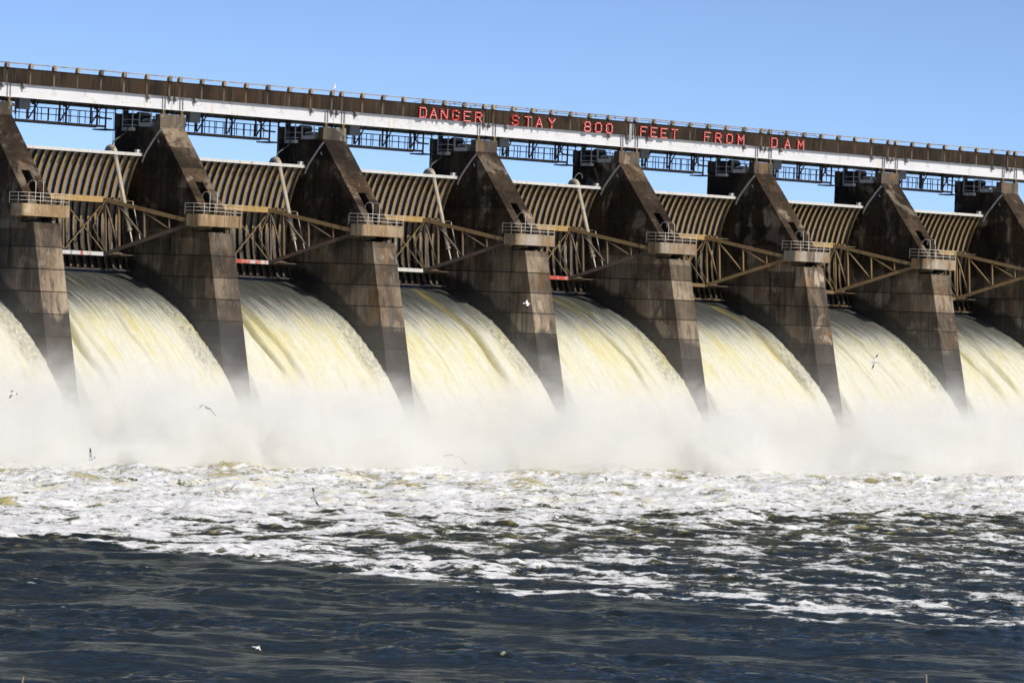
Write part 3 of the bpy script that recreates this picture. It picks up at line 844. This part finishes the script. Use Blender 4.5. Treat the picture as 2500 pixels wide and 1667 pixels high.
h2 = MB().tube(curve_pts([(12.5,2.6,19.6),(12.55,2.5,20.0),(12.8,2.4,20.22),(13.1,2.4,20.1),(13.15,2.4,19.85)]), .045, 7).mesh("hydraulic_hose", M['hose'], True)
tag(link("hydraulic_hose", h2, None, (3*S,0,0)), "pale hose bent like a hook on the pipe under STAY 800", "hose", "hoses on the lifting pipes")
h3 = MB().tube(curve_pts([(PW+.25,2.2,21.2),(PW+.75,1.9,20.8),(PW+1.0,1.4,20.1),(PW+.8,.9,19.4),(PW+.2,.4,18.9)]), .055, 7).mesh("drooping_cable", M['hose'], True)
for i, lb in {0: "dark cable drooping from the catwalk beside the nearest pier", 1: "dark cable drooping beside the second nearest pier's slope"}.items():
    tag(link("drooping_cable", h3, None, (i*S,0,0)), lb, "cable", "drooping cables beside the piers")

h4 = MB().tube([(12.62,2.65,23.2),(12.60,2.6,21.0),(12.52,2.5,19.58)], .016, 5).tube([(12.78,2.65,23.2),(12.70,2.6,21.0),(12.60,2.5,19.58)], .014, 5).mesh("hanging_cable", M['hose'], True)
for i, lb in enumerate(("thin twin cables dropping from the bridge to the nearest lifting pipe", "thin twin cables dropping to the lifting pipe beside the egret's pier", "thin twin cables dropping to the lifting pipe under the word DANGER")):
    tag(link("hanging_cable", h4, None, (i*S,0,0)), lb, "cable", "thin cables above the lifting pipes")

# ------------------------------------------------------------------ bridge spans
YG = .25
JX = 1.10           # deck joint, measured from the pier's near edge
def make_span(label):
    t = thing("bridge_span", label, "bridge", (0,0,0), "spans of the road bridge over the dam")
    a, b = JX+.015, JX+S-.015
    mb = MB().box(a, b, -.02, .30, 23.24, 24.20)
    mb.box(a, b, .30, 6.2, 23.60, 24.05)
    mb.box(a, b, -.06, .34, 24.203, 24.26)
    mb.box(a, b, 5.8, 6.2, 24.053, 24.26)
    part("deck_slab", mb, M['fascia'], t)
    g = part("white_girder", MB().box(a, b, YG, YG+.02, 22.36, 23.235).box(a, b, YG-.09, YG+.11, 22.33, 22.358).box(a, b, YG-.07, YG+.09, 23.18, 23.237), M['white'], t)
    for x in (.30, .52, 1.82, 2.06):
        xx = x if x > JX else x+S
        part("web_stiffener", MB().box(xx-.025, xx+.025, YG-.10, YG-.002, 22.36, 23.18), M['stiff'], g)
    mb = MB()
    for xc in (5.66, 8.29, 10.9):
        for dx in (-.07, .07):
            for k in range(6): mb.box(xc+dx-.014, xc+dx+.014, YG-.012, YG-.002, 22.80+k*.06, 22.828+k*.06)
        for dx in (-.22, -.12, .12, .22): mb.box(xc+dx-.014, xc+dx+.014, YG-.012, YG-.002, 22.74, 22.768)
    for xc in (3.05, 13.57):
        for dx in (-.05, .05, .22, .32): mb.box(xc+dx-.014, xc+dx+.014, YG-.012, YG-.002, 22.74, 22.768)
    part("rivet_pattern", mb, M['black'], g)
    for xc in (1.32, 3.05, 13.57, JX+S-.22):
        mb = MB().prism([(xc-.17,23.235),(xc+.17,23.235),(xc+.03,22.92),(xc-.03,22.92)], 'y', YG-.30, YG-.03)
        part("bracket", mb, M['soffit'], g)
    part("rear_girder", MB().box(a, b, 5.15, 5.17, 22.40, 23.595).box(a, b, 5.04, 5.28, 22.36, 22.398), M['soffit'], t)
    mb = MB()
    for x in np.linspace(a+.6, b-.6, 6): mb.box(x-.06, x+.06, YG+.03, 5.14, 22.75, 23.2)
    for x in np.linspace(a+.2, b-.2, 9)[:-1]:
        mb.bar((x,YG+.1,23.0),(x+1.6,5.1,23.0), .07)
    part("floor_beam", mb, M['soffit'], t)
    for x in (2.0, S+.42):
        part("bearing", MB().box(x-.12, x+.12, YG-.12, YG+.14, 22.004, 22.09).box(x-.07, x+.07, YG-.06, YG+.10, 22.092, 22.24).box(x-.13, x+.13, YG-.11, YG+.13, 22.242, 22.328), M['tandark'], t)
    # railing
    mb = MB().box(a+.01, b-.01, -.06, .05, 24.53, 24.60)
    rl = part("guard_rail", mb, M['post'], t)
    pm = None
    for k in range(8):
        x = JX+.44 + (S-.88)*k/7
        if pm is None:
            o = part("rail_post", MB().prism([(-.15,24.262),(.16,24.262),(.08,24.615),(-.15,24.615)], 'x', -.12, .12), M['post'], rl, (x,0,0)); pm = o.data
        else: link("rail_post", pm, rl, (x,0,0))
    return t
SPAN_LABELS = {
 -1: "short end of the road bridge at the picture edge above the nearest pier",
 0: "bridge span above the nearest gate, dark stained deck over a clean white girder",
 1: "bridge span whose white girder has rust spots, ending under the egret",
 2: "bridge span carrying the word DANGER",
 3: "bridge span carrying the words STAY 800",
 4: "bridge span carrying the words FEET FROM on a rust-speckled white girder",
 5: "bridge span carrying the word DAM",
 6: "bare bridge span past the word DAM with a clean white girder",
 7: "farthest bridge span, ending at the picture edge",
}
sp = make_span(SPAN_LABELS[0])
for i in (-1,1,2,3,4,5,6,7): dup(sp, (i*S,0,0), SPAN_LABELS[i])

# ------------------------------------------------------------------ service catwalks hung below the deck
def make_catwalk(label):
    t = thing("service_catwalk", label, "catwalk", (0,0,0), "service catwalks hung under the bridge")
    x0, x1, yn, yf = PW+.1, 12.9, 3.9, 4.95
    zb = 21.06
    part("bottom_chord", MB().box(x0, x1, yn-.06, yn+.06, zb-.09, zb+.06), M['darkchord'], t)
    part("bottom_chord", MB().box(x0, x1, yf-.06, yf+.06, zb-.10, zb+.08), M['darkchord'], t)
    mb = MB()
    for k in range(34):
        x = x0+.1+(x1-x0-.2)*k/33
        mb.box(x-.11, x+.11, yn+.07, yf-.07, zb-.06, zb-.02)
    part("floor_grating", mb, M['dark'], t)
    tr = MB(); thin = MB()
    xs = [6.30-2.67, 6.30, 8.97, 11.64]
    m1 = m2 = m3 = None
    for x in xs:
        if m1 is None:
            m1 = MB().bar((0,yn,zb+.1),(0,yn,22.75), .10, .10, (0,1,0)).mesh("hanger", M['dark'])
            m2 = MB().bar((.05,yn,zb+.1),(1.15,yn,22.75), .075, .075, (0,1,0)).mesh("diagonal", M['dark'])
            m3 = MB().bar((1.35,yf,zb+.1),(1.35,yf,23.1), .10, .10, (0,1,0)).mesh("hanger", M['dark'])
        link("hanger", m1, t, (x,0,0)); link("diagonal", m2, t, (x,0,0)); link("hanger", m3, t, (x,0,0))
    for yy, zz in ((yn,.0),(yf,.05)):
        thin = MB()
        for z, w in ((21.58,.055),(22.0,.06),(22.28,.03)): thin.bar((x0,yy,z+zz),(x1,yy,z+zz), w)
        x = x0+.25
        while x < x1:
            thin.bar((x,yy,zb+.1),(x,yy,22.0+zz), .045); x += .62 if yy == yn else .90
        part("hand_railing", thin, M['dark'], t)
    thin = MB().tube([(x0,yn-.25,22.26),(x1+.8,yn-.25,22.24)], .022, 6)
    part("conduit", thin, M['dark'], t)
    for x in (6.5, 9.15, 11.8):
        mb = MB().bar((x-.09,yn-.25,22.45),(x-.09,yn-.25,22.75), .04).bar((x+.09,yn-.25,22.45),(x+.09,yn-.25,22.75), .04)
        mb.box(x-.13, x+.13, yn-.32, yn-.18, 22.38, 22.44).box(x-.07, x+.07, yn-.30, yn-.2, 22.14, 22.24).bar((x-.09,yn-.25,22.2),(x-.09,yn-.25,22.4), .03).bar((x+.09,yn-.25,22.2),(x+.09,yn-.25,22.4), .03)
        part("pipe_hanger", mb, M['dark'], t)
    mb = MB().box(x1-.05, x1+1.0, yn-.15, yf+.3, zb-.25, zb-.16)
    mb.bar((x1-.05,yn-.1,zb-.2),(x1-.05,yn-.1,22.4), .09).bar((x1+.75,yn-.1,zb-.2),(x1+.75,yn-.1,22.4), .06).bar((x1-.9,yn-.1,22.0),(x1+.9,yn-.1,22.0), .05)
    part("end_landing", mb, M['dark'], t)
    mb = MB().tube(curve_pts([(11.9,yn-.3,22.5),(11.9,yn-.3,22.05),(12.0,yn-.3,21.75),(12.3,yn-.3,21.62),(13.2,yn-.3,21.58)], 5), .06, 7)
    part("bent_pipe", mb, M['dark'], t, smooth=True)
    return t
CW = {0: "dark steel catwalk under the bridge above the nearest gate", 1: "catwalk under the bridge above the gate beside the egret's pier",
      2: "catwalk hung under the span with the word DANGER", 3: "catwalk hung under the span with STAY 800", 4: "catwalk hung under the span with FEET FROM",
      5: "catwalk hung under the span with the word DAM", 6: "farthest catwalk under the bridge, past the lettering"}
cw = make_catwalk(CW[0])
for i in range(1, 7): dup(cw, (i*S,0,0), CW[i])

# ------------------------------------------------------------------ machinery on the pier tops
def make_hoist(label):
    t = thing("hoist_machine", label, "gate hoist", (0,0,0), "hoist machines on the pier tops")
    z = 21.135
    mb = MB().box(.25, 1.5, 3.55, 4.5, z, 22.1).box(.1, .25, 3.75, 4.4, z+.1, 21.9).box(.4, 1.6, 2.7, 3.5, z, 21.75)
    part("gear_housing", mb, M['machine'], t)
    part("motor", MB().tube([(.55,3.2,21.95),(1.5,3.2,21.95)], .24, 12), M['machine'], t)
    part("brake_drum", MB().tube([(.2,4.1,21.9),(.2,4.1,22.7)], .2, 10), M['machine'], t)
    mb = MB()
    for (x,y) in ((-.25,2.75),(-.25,3.85),(.35,2.75)):
        mb.bar((x,y,20.85),(x,y,22.3), .055)
    for zz in (21.25, 21.62, 22.25):
        mb.bar((-.25,2.75,zz),(-.25,3.85,zz), .045); mb.bar((-.25,2.75,zz),(.35,2.75,zz), .045)
    part("cage_frame", mb, M['railing'], t)
    part("step_plate", MB().box(-.32, .3, 2.72, 3.7, 20.86, 21.08), M['topbeam'], t)
    # curved hood with a torn rim, in a small frame
    mb = MB()
    n = 10
    vs = []; fs = []
    for k in range(n+1):
        a = math.pi*.15 + math.pi*.55*k/n
        for x in (.08, 1.0):
            for r in (.78, .74): vs.append((x, 1.65-r*math.cos(a)*1.0, 20.92+r*math.sin(a)))
    for k in range(n):
        o = k*4
        fs += [(o,o+4,o+6,o+2),(o+1,o+3,o+7,o+5),(o,o+1,o+5,o+4),(o+2,o+6,o+7,o+3)]
    fs += [(0,2,3,1),(n*4,n*4+1,n*4+3,n*4+2)]
    mb.add(vs, fs)
    mb.box(.06, 1.0, 1.0, 2.35, z, 21.42)
    part("hood", mb, M['cover'], t)
    mb = MB()
    for y in (1.02, 2.3): mb.bar((.02,y,z+.1),(.02,y,22.2), .05)
    mb.bar((.02,1.0,21.98),(.02,2.32,21.98), .04)
    part("hood_frame", mb, M['railing'], t)
    return t
HL = {0: "hoist machinery on top of the nearest pier, by the picture edge", 1: "hoist machinery with a white hood on the second nearest pier", 2: "hoist machinery on the pier below the egret", 3: "hoist machinery on the pier between DANGER and STAY",
      4: "hoist machinery on the pier between 800 and FEET", 5: "hoist machinery on the pier between FROM and DAM", 6: "hoist machinery on the first pier past the lettering", 7: "hoist machinery on the farthest pier"}
hm = make_hoist(HL[0])
for i in range(1, 8): dup(hm, (i*S,0,0), HL[i])
def make_cabinet(label):
    t = thing("electrical_cabinet", label, "cabinet", (0,0,0), "grey cabinets under the bridge")
    b = part("box", MB().box(3.95, 4.90, 1.75, 2.2, 21.68, 22.56), M['cabinet'], t)
    part("door", MB().box(3.99, 4.86, 1.725, 1.748, 21.72, 22.12).box(3.99, 4.86, 1.725, 1.748, 22.15, 22.52), M['cabinet'], t)
    part("hanger_strap", MB().bar((4.1,1.98,22.56),(4.1,1.98,23.25), .06).bar((4.75,1.98,22.56),(4.75,1.98,23.25), .06), M['dark'], t)
    mb = MB()
    mb.bar((3.2,1.9,21.3),(3.2,1.9,22.7), .05).bar((3.75,1.9,21.3),(3.75,1.9,22.7), .05)
    for zz in (21.5,21.85,22.35): mb.bar((3.2,1.9,zz),(3.95,1.9,zz), .05)
    mb.box(3.25, 3.6, 1.8, 2.05, 21.88, 22.02)
    part("side_bracket", mb, M['tandark'], t)
    return t
CL = {0: "grey cabinet hanging beside the nearest pier's top", 1: "grey cabinet hanging between the nearest pier and the egret's pier", 2: "grey cabinet just past the pier below the egret", 3: "grey cabinet under the letter S of STAY",
      4: "grey cabinet under the letter F of FEET", 5: "grey cabinet under the letter D of DAM", 6: "grey cabinet past the lettering, beside the farthest catwalk"}
cb = make_cabinet(CL[0])
for i in range(1, 7): dup(cb, (i*S,0,0), CL[i])

# ------------------------------------------------------------------ red lettering
def octo(cx, cy, w, h, c): return [(cx-w+c,cy+h),(cx+w-c,cy+h),(cx+w,cy+h-c),(cx+w,cy-h+c),(cx+w-c,cy-h),(cx-w+c,cy-h),(cx-w,cy-h+c),(cx-w,cy+h-c),(cx-w+c,cy+h)]
W_, H_ = .30, .335
GLYPH = {
 'D': [[(-W_,H_),(W_-.12,H_),(W_,H_-.13),(W_,-H_+.13),(W_-.12,-H_),(-W_,-H_),(-W_,H_)]],
 'A': [[(-W_,-H_),(0,H_),(W_,-H_)],[(-W_*.62,-.12),(W_*.62,-.12)]],
 'N': [[(-W_,-H_),(-W_,H_),(W_,-H_),(W_,H_)]],
 'G': [[(W_,H_-.13),(W_-.13,H_),(-W_+.13,H_),(-W_,H_-.13),(-W_,-H_+.13),(-W_+.13,-H_),(W_-.13,-H_),(W_,-H_+.13),(W_,-.04),(.04,-.04)]],
 'E': [[(W_,H_),(-W_,H_),(-W_,-H_),(W_,-H_)],[(-W_,0),(W_*.55,0)]],
 'R': [[(-W_,-H_),(-W_,H_),(W_-.12,H_),(W_,H_-.12),(W_,.12),(W_-.12,0),(-W_,0)],[(W_*.1,0),(W_,-H_)]],
 'S': [[(W_,H_-.13),(W_-.13,H_),(-W_+.13,H_),(-W_,H_-.13),(-W_,.12),(-W_+.12,0),(W_-.12,0),(W_,-.12),(W_,-H_+.13),(W_-.13,-H_),(-W_+.13,-H_),(-W_,-H_+.13)]],
 'T': [[(-W_,H_),(W_,H_)],[(0,H_),(0,-H_)]],
 'Y': [[(-W_,H_),(0,-.02),(W_,H_)],[(0,-.02),(0,-H_)]],
 '8': [octo(0,.17,W_*.9,.165,.1), octo(0,-.17,W_,.165,.1)],
 '0': [octo(0,0,W_,H_,.14)], 'O': [octo(0,0,W_,H_,.14)],
 'F': [[(W_,H_),(-W_,H_),(-W_,-H_)],[(-W_,0),(W_*.5,0)]],
 'M': [[(-W_,-H_),(-W_,H_),(0,-.08),(W_,H_),(W_,-H_)]],
}
LM = {}
def letter_mesh(ch):
    if ch in LM: return LM[ch]
    mb = MB(); y0 = -.085
    for pl in GLYPH[ch]:
        for k, (p, q) in enumerate(zip(pl[:-1], pl[1:])):
            a, b = Vector((p[0],y0,p[1])), Vector((q[0],y0,q[1])); d = (b-a).normalized()*.055
            e = .0012*(k % 3)
            mb.bar(a-d+Vector((0,e,0)), b+d+Vector((0,e,0)), .105, .12, (0,1,0), 0)
            L = (b-a).length; n = max(1, round(L/.15))
            for j in range(n+(0 if pl[0] == pl[-1] else 1)):
                c = a.lerp(b, j/n)
                mb.box(c.x-.036, c.x+.036, y0-.105, y0-.072, c.z-.030, c.z+.030, 1)
    LM[ch] = mb.mesh("letter", [M['red'], M['bulb']])
    return LM[ch]
WORDS = [("DANGER", (38.38,39.39,40.43,41.55,42.67,43.78), "red lamp-studded letters spelling DANGER on the bridge side"),
         ("STAY", (47.47,48.74,49.86,51.13), "red lamp-studded letters spelling STAY on the bridge side"),
         ("800", (54.80,55.93,57.06), "red lamp-studded figures 800 on the bridge side"),
         ("FEET", (60.67,61.77,62.83,63.98), "red lamp-studded letters spelling FEET on the bridge side"),
         ("FROM", (67.54,68.73,69.96,71.23), "red lamp-studded letters spelling FROM on the bridge side"),
         ("DAM", (74.96,76.44,77.95), "red lamp-studded letters spelling DAM on the bridge side")]
for w, xs, lb in WORDS:
    t = thing("warning_sign", lb, "sign", (xs[0], -.02, 23.6), "red letter signs on the bridge")
    for ch, x in zip(w, xs):
        link("letter", letter_mesh(ch), t, (x-xs[0], 0, 0))
mb = MB().tube([(37.6,.0,24.30),(38.1,-.10,24.42),(79.5,-.10,24.42),(80.3,.0,24.30)], .030, 6)
r2 = random.Random(3)
for x in np.arange(39, 79, 2.03): mb.bar((x,-.08,24.262),(x,-.1,24.42), .05); mb.box(x+.4, x+.52, -.15, -.05, 24.36, 24.50)
tag(link("electrical_conduit", mb.mesh("electrical_conduit", M['cabinet'])), "thin grey conduit running along the rail above the red lettering", "conduit")
mb = MB().bar((58.4+1.3,-.08,24.1),(58.4+1.3,-.08,22.95), .05).box(58.4+.85, 58.4+1.15, -.10, -.025, 22.8, 24.1)
tag(link("drain_chute", mb.mesh("drain_chute", M['stiff'])), "short grey drain chute at the deck joint between 800 and FEET", "drain pipe")

# ------------------------------------------------------------------ birds
def cam_dir(v): return RIGHT*v[0] + UP*v[1] + FWD*v[2]
def at_pixel(x, y, depth):
    return CAM_POS + depth*(FWD + RIGHT*((x-1250)/FPX) - UP*((y-833.5)/FPX))
def make_gull(px, py, depth, body, wings, label, head=1, size=1.0, light=0):
    """body: direction of travel (right, up, away); wings: two lists of three joints (right, up, away) in metres from the shoulder"""
    c = at_pixel(px, py, depth); f = cam_dir(body).normalized()
    mb = MB()
    n = 8; prof = [(-.24,.006),(-.17,.030),(-.08,.055),(.02,.062),(.10,.050),(.15,.036),(.19,.037),(.225,.026),(.245,.010)]
    mb.tube([f*(a*size) for a,_ in prof], [b*size for _,b in prof], n, 0)
    if head:                                   # dark winter hood
        mb.tube([f*(.165*size), f*(.195*size), f*(.228*size), f*(.248*size)], [.035*size,.041*size,.030*size,.010*size], n, 2)
    mb.tube([f*(.24*size), f*(.285*size)], [.010*size,.003*size], 5, 3)
    side = f.cross(cam_dir((0,0,1))).normalized()
    mb.add([f*(-.18*size)-side*.02*size, f*(-.18*size)+side*.02*size, f*(-.30*size)+side*.06*size, f*(-.30*size)-side*.06*size,
            f*(-.18*size)-side*.02*size+FWD*.012, f*(-.18*size)+side*.02*size+FWD*.012, f*(-.30*size)+side*.06*size+FWD*.008, f*(-.30*size)-side*.06*size+FWD*.008],
           [(0,1,2,3),(7,6,5,4),(0,3,7,4),(1,5,6,2),(2,6,7,3),(0,4,5,1)], 0)
    for w in wings:
        J = [Vector((0,0,0))+f*.04*size] + [cam_dir(q)*size+f*.04*size for q in w]
        pts = []
        for k in range(3):
            for s_ in range(4): pts.append(J[k].lerp(J[k+1], s_/4))
        pts.append(J[3])
        ch = [.15,.155,.155,.15,.145,.14,.13,.12,.105,.09,.07,.045,.012]
        lift = (f.cross((J[3]-J[0]))).normalized()*.010
        vs = []
        for p, cw_ in zip(pts, ch):
            cc = cw_*size
            vs += [p+f*(cc*.35), p-f*(cc*.10)+lift, p-f*(cc*.65), p-f*(cc*.10)-lift]
        for k in range(len(pts)-1):
            o = k*4; m = 1 if k < 7 else 2
            if light and k < 7: m = 0
            fs = [(o+a, o+(a+1) % 4, o+4+(a+1) % 4, o+4+a) for a in range(4)]
            mb.add([], [], 0)
            base = len(mb.v)
            mb.add(vs[o:o+8], [(0,1,5,4),(1,2,6,5),(2,3,7,6),(3,0,4,7)], m)
    o = link("gull", mb.mesh("gull", [M['gullwhite'], M['gullgrey'], M['black'], M['bill']]))
    o.location = c
    return tag(o, label, "bird", "gulls flying over the water")
make_gull(31, 961, 235, (1,-.02,.2), [[(-.06,.10,.1),(-.10,.16,.22),(-.05,.14,.4)], [(-.06,-.08,-.1),(-.12,-.14,-.2),(-.18,-.24,-.25)]], "gull flying in the mist below the nearest pier, one dark wing tip lowered")
make_gull(507, 996, 240, (.45,-.12,-.8), [[(-.16,.14,0),(-.33,.16,.1),(-.52,-.03,.15)], [(.13,-.04,0),(.24,-.16,-.1),(.44,-.42,-.1)]], "gull with arched wings and black tip, gliding before the second pier's foot")
make_gull(222, 1120, 242, (.9,.32,.15), [[(-.04,.22,.05),(-.06,.42,.12),(-.12,.62,.2)], [(.05,-.02,-.2),(.08,-.03,-.4),(.12,-.03,-.6)]], "gull over the foam with one grey wing raised straight up", light=0)
make_gull(1113, 1112, 235, (.25,-.1,.95), [[(-.2,.04,0),(-.42,.02,.05),(-.68,-.02,.1)], [(.2,-.07,0),(.36,-.22,.05),(.56,-.46,.1)]], "gull seen edge-on as a thin dark arc in front of the mist", head=0)
make_gull(553, 1206, 215, (-.5,.05,.8), [[(.12,.14,0),(.24,.26,.05),(.46,.50,.1)], [(-.16,.04,0),(-.36,.08,.05),(-.62,.20,.1)]], "gull with wings spread in a wide V low over the white foam", light=1)
make_gull(768, 1212, 212, (-.75,-.3,.5), [[(.02,-.12,0),(.12,-.30,.05),(.26,-.48,.1)], [(-.02,.14,0),(-.04,.30,.1),(-.10,.46,.2)]], "white gull banking steeply over the foam, long wing pointing down", light=1)
make_gull(172, 1221, 210, (.8,.05,.5), [[(-.08,.03,.2),(-.14,.05,.4),(-.2,.05,.6)], [(.13,.0,-.05),(.24,-.05,-.1),(.40,-.13,-.1)]], "small dark gull skimming the yellowish foam", head=1)
make_gull(1287, 741, 262, (1,-.12,.1), [[(-.02,.12,.1),(-.08,.28,.2),(-.22,.36,.3)], [(.02,-.10,-.1),(.0,-.22,-.2),(-.04,-.36,-.2)]], "white gull in front of the pier between the words DANGER and STAY", head=0, light=1, size=.8)
make_gull(2136, 883, 262, (-.95,-.15,.2), [[(.05,.16,.05),(.12,.30,.1),(.26,.50,.1)], [(-.04,-.13,.05),(-.06,-.26,.1),(-.14,-.46,.1)]], "white gull crossing the bright sheet of water below the last piers", head=0, light=1)
make_gull(1358, 1262, 205, (-.4,.1,-.9), [[(.06,-.02,0),(.10,-.08,0),(.13,-.20,0)], [(-.14,.04,0),(-.28,.04,.05),(-.42,.0,.1)]], "distant gull showing one black wing tip above the foam edge", light=1)
make_gull(629, 1580, 112, (-.25,-.15,-.9), [[(-.14,.05,0),(-.30,.05,0),(-.46,-.04,.05)], [(.09,-.02,0),(.18,-.16,0),(.28,-.42,0)]], "small white bird low over the dark open water", head=0, size=.5, light=1)

def make_egret():
    x, y, z = 30.02, -.005, 24.60
    mb = MB()
    mb.tube([(0,.0,.16),(.02,.0,.22),(.04,.0,.32),(.07,0,.42),(.09,0,.50)], [.02,.075,.095,.075,.035], 10, 0)
    mb.tube([(-.03,0,.26),(-.05,0,.16),(-.055,0,.08)], [.06,.045,.012], 8, 0)
    mb.tube(curve_pts([(.08,0,.46),(.12,0,.52),(.10,0,.58),(.10,0,.63)], 4), .030, 8, 0)
    mb.tube([(.07,0,.645),(.11,0,.655),(.15,0,.65)], [.02,.034,.018], 8, 0)
    mb.tube([(.15,0,.65),(.24,-.01,.645)], [.012,.003], 5, 1)
    for dx in (-.01, .055):
        mb.tube([(dx+.01,0,.20),(dx,0,.09),(dx+.005,0,0)], [.012,.009,.009], 5, 2)
        mb.bar((dx-.03,0,.006),(dx+.06,0,.006), .035, .010, (0,0,1), 2)
    o = link("egret", mb.mesh("egret", [M['gullwhite'], M['bill'], M['black']], True), None, (x,y,z))
    o.scale = (.95, .95, .78)
    tag(o, "white egret standing on the bridge rail", "bird")
make_egret()

# ------------------------------------------------------------------ near bank with a few dry stems
def make_bank():
    nx, ny = 40, 24
    Pm = np.zeros((ny, nx, 3))
    hx = field(64, 64, .5, .5, 1, 8, 1.5, 77)[:ny, :nx]
    for j in range(ny):
        v = -14 + 46*j/(ny-1)
        zz = 7.0 - .02*max(0, -v) if v < 6 else 7.0 - (v-6)*.42
        for i in range(nx):
            u = -40 + 80*i/(nx-1)
            Pm[j,i] = (CAM_POS.x+v*.682+u*.7314, CAM_POS.y+v*.7314-u*.682, max(zz + .12*hx[j,i], -3.0))
    me = grid_mesh("riverbank", Pm, M['bank'])
    tag(link("riverbank", me), kind='structure')
make_bank()
def stem(px, py, depth, lean, label):
    top = at_pixel(px, py, depth)
    mb = MB()
    L = 1.15
    pts = [(lean*L*(k/6)**2-lean*L, 0, -L+L*k/6) for k in range(7)]
    mb.tube(pts, [.006,.006,.0055,.005,.0045,.004,.0012], 6)
    mb.add([(-lean*.5,-.004,-.5),(-lean*.3+.02,0,-.36),(-lean*.1+.05,0,-.26),(-lean*.3+.012,.004,-.38)], [(0,1,2,3)])
    o = link("dry_reed", mb.mesh("dry_reed", M['reed'], True), None, top)
    tag(o, label, "reed", "dry reed tips at the water's near side")
stem(58, 1650, 9.0, .12, "pale dry reed tip poking up at the bottom picture edge below the brightest reflections")
stem(2262, 1645, 9.0, -.04, "dark upright reed tip at the bottom picture edge below the farthest piers")
# ------------------------------------------------------------------ drifting spray at the foot of the dam
def make_mist():
    nt = NT("spray_mist")
    P = nt.position()
    x, y, z = nt.xyz(P)
    zz = nt.math('ADD', z, .8)
    big = nt.noise(nt.scale(P, (.085,.06,.07), (3.4,0,0)), 1.0, 2, .5)
    med = nt.noise(nt.scale(P, (.26,.20,.32), (0,4,0)), 1.0, 3, .62, .9)
    fin = nt.noise(nt.scale(P, (.75,.6,.8), (5,1,2)), 1.0, 2, .6, .8)
    px_ = nt.math('MULTIPLY', nt.math('COSINE', nt.math('MULTIPLY', nt.math('SUBTRACT', x, -5.5), 2*math.pi/S)), 1.1)
    T = nt.math('ADD', nt.math('ADD', 3.9, px_), nt.math('ADD', nt.math('MULTIPLY', nt.sstep(big, .36, .66), 6.4), nt.math('MULTIPLY', nt.math('SUBTRACT', med, .5), 9.0)))
    body = nt.sstep(zz, T, nt.math('MULTIPLY', T, .04))
    body = nt.math('MULTIPLY', nt.math('POWER', body, 2.9), nt.sstep(med, .34, .66, .25, 1.5))
    tail = nt.math('MULTIPLY', nt.math('POWER', 2.718, nt.math('MULTIPLY', zz, -.42)), nt.sstep(med, .40, .70, .02, .22))
    d = nt.math('ADD', nt.math('MULTIPLY', nt.math('MULTIPLY', body, nt.sstep(fin, .3, .65, .35, 1.3)), .95), tail)
    front = nt.sstep(nt.math('ADD', y, nt.math('ADD', nt.math('MULTIPLY', big, 6.0), nt.math('ADD', nt.math('MULTIPLY', med, 11.0), nt.math('MULTIPLY', fin, 3.0)))), -27.0, -20.5)
    d = nt.math('MULTIPLY', d, front)
    d = nt.math('MULTIPLY', d, nt.sstep(zz, 13.0, 9.0))
    d = nt.math('MULTIPLY', d, .40)
    v = nt.n("VolumePrincipled")
    v.inputs['Color'].default_value = (.999,.991,.966,1)
    v.inputs['Anisotropy'].default_value = -0.15
    nt.l(d, v.inputs['Density'])
    nt.l(v.outputs[0], nt.out.inputs['Volume'])
    mb = MB().box(-30, 140, -36, -7.2, ZW+.02, 12.5)
    o = link("spray_mist", mb.mesh("spray_mist", nt.mat))
    tag(o, kind='stuff')
make_mist()
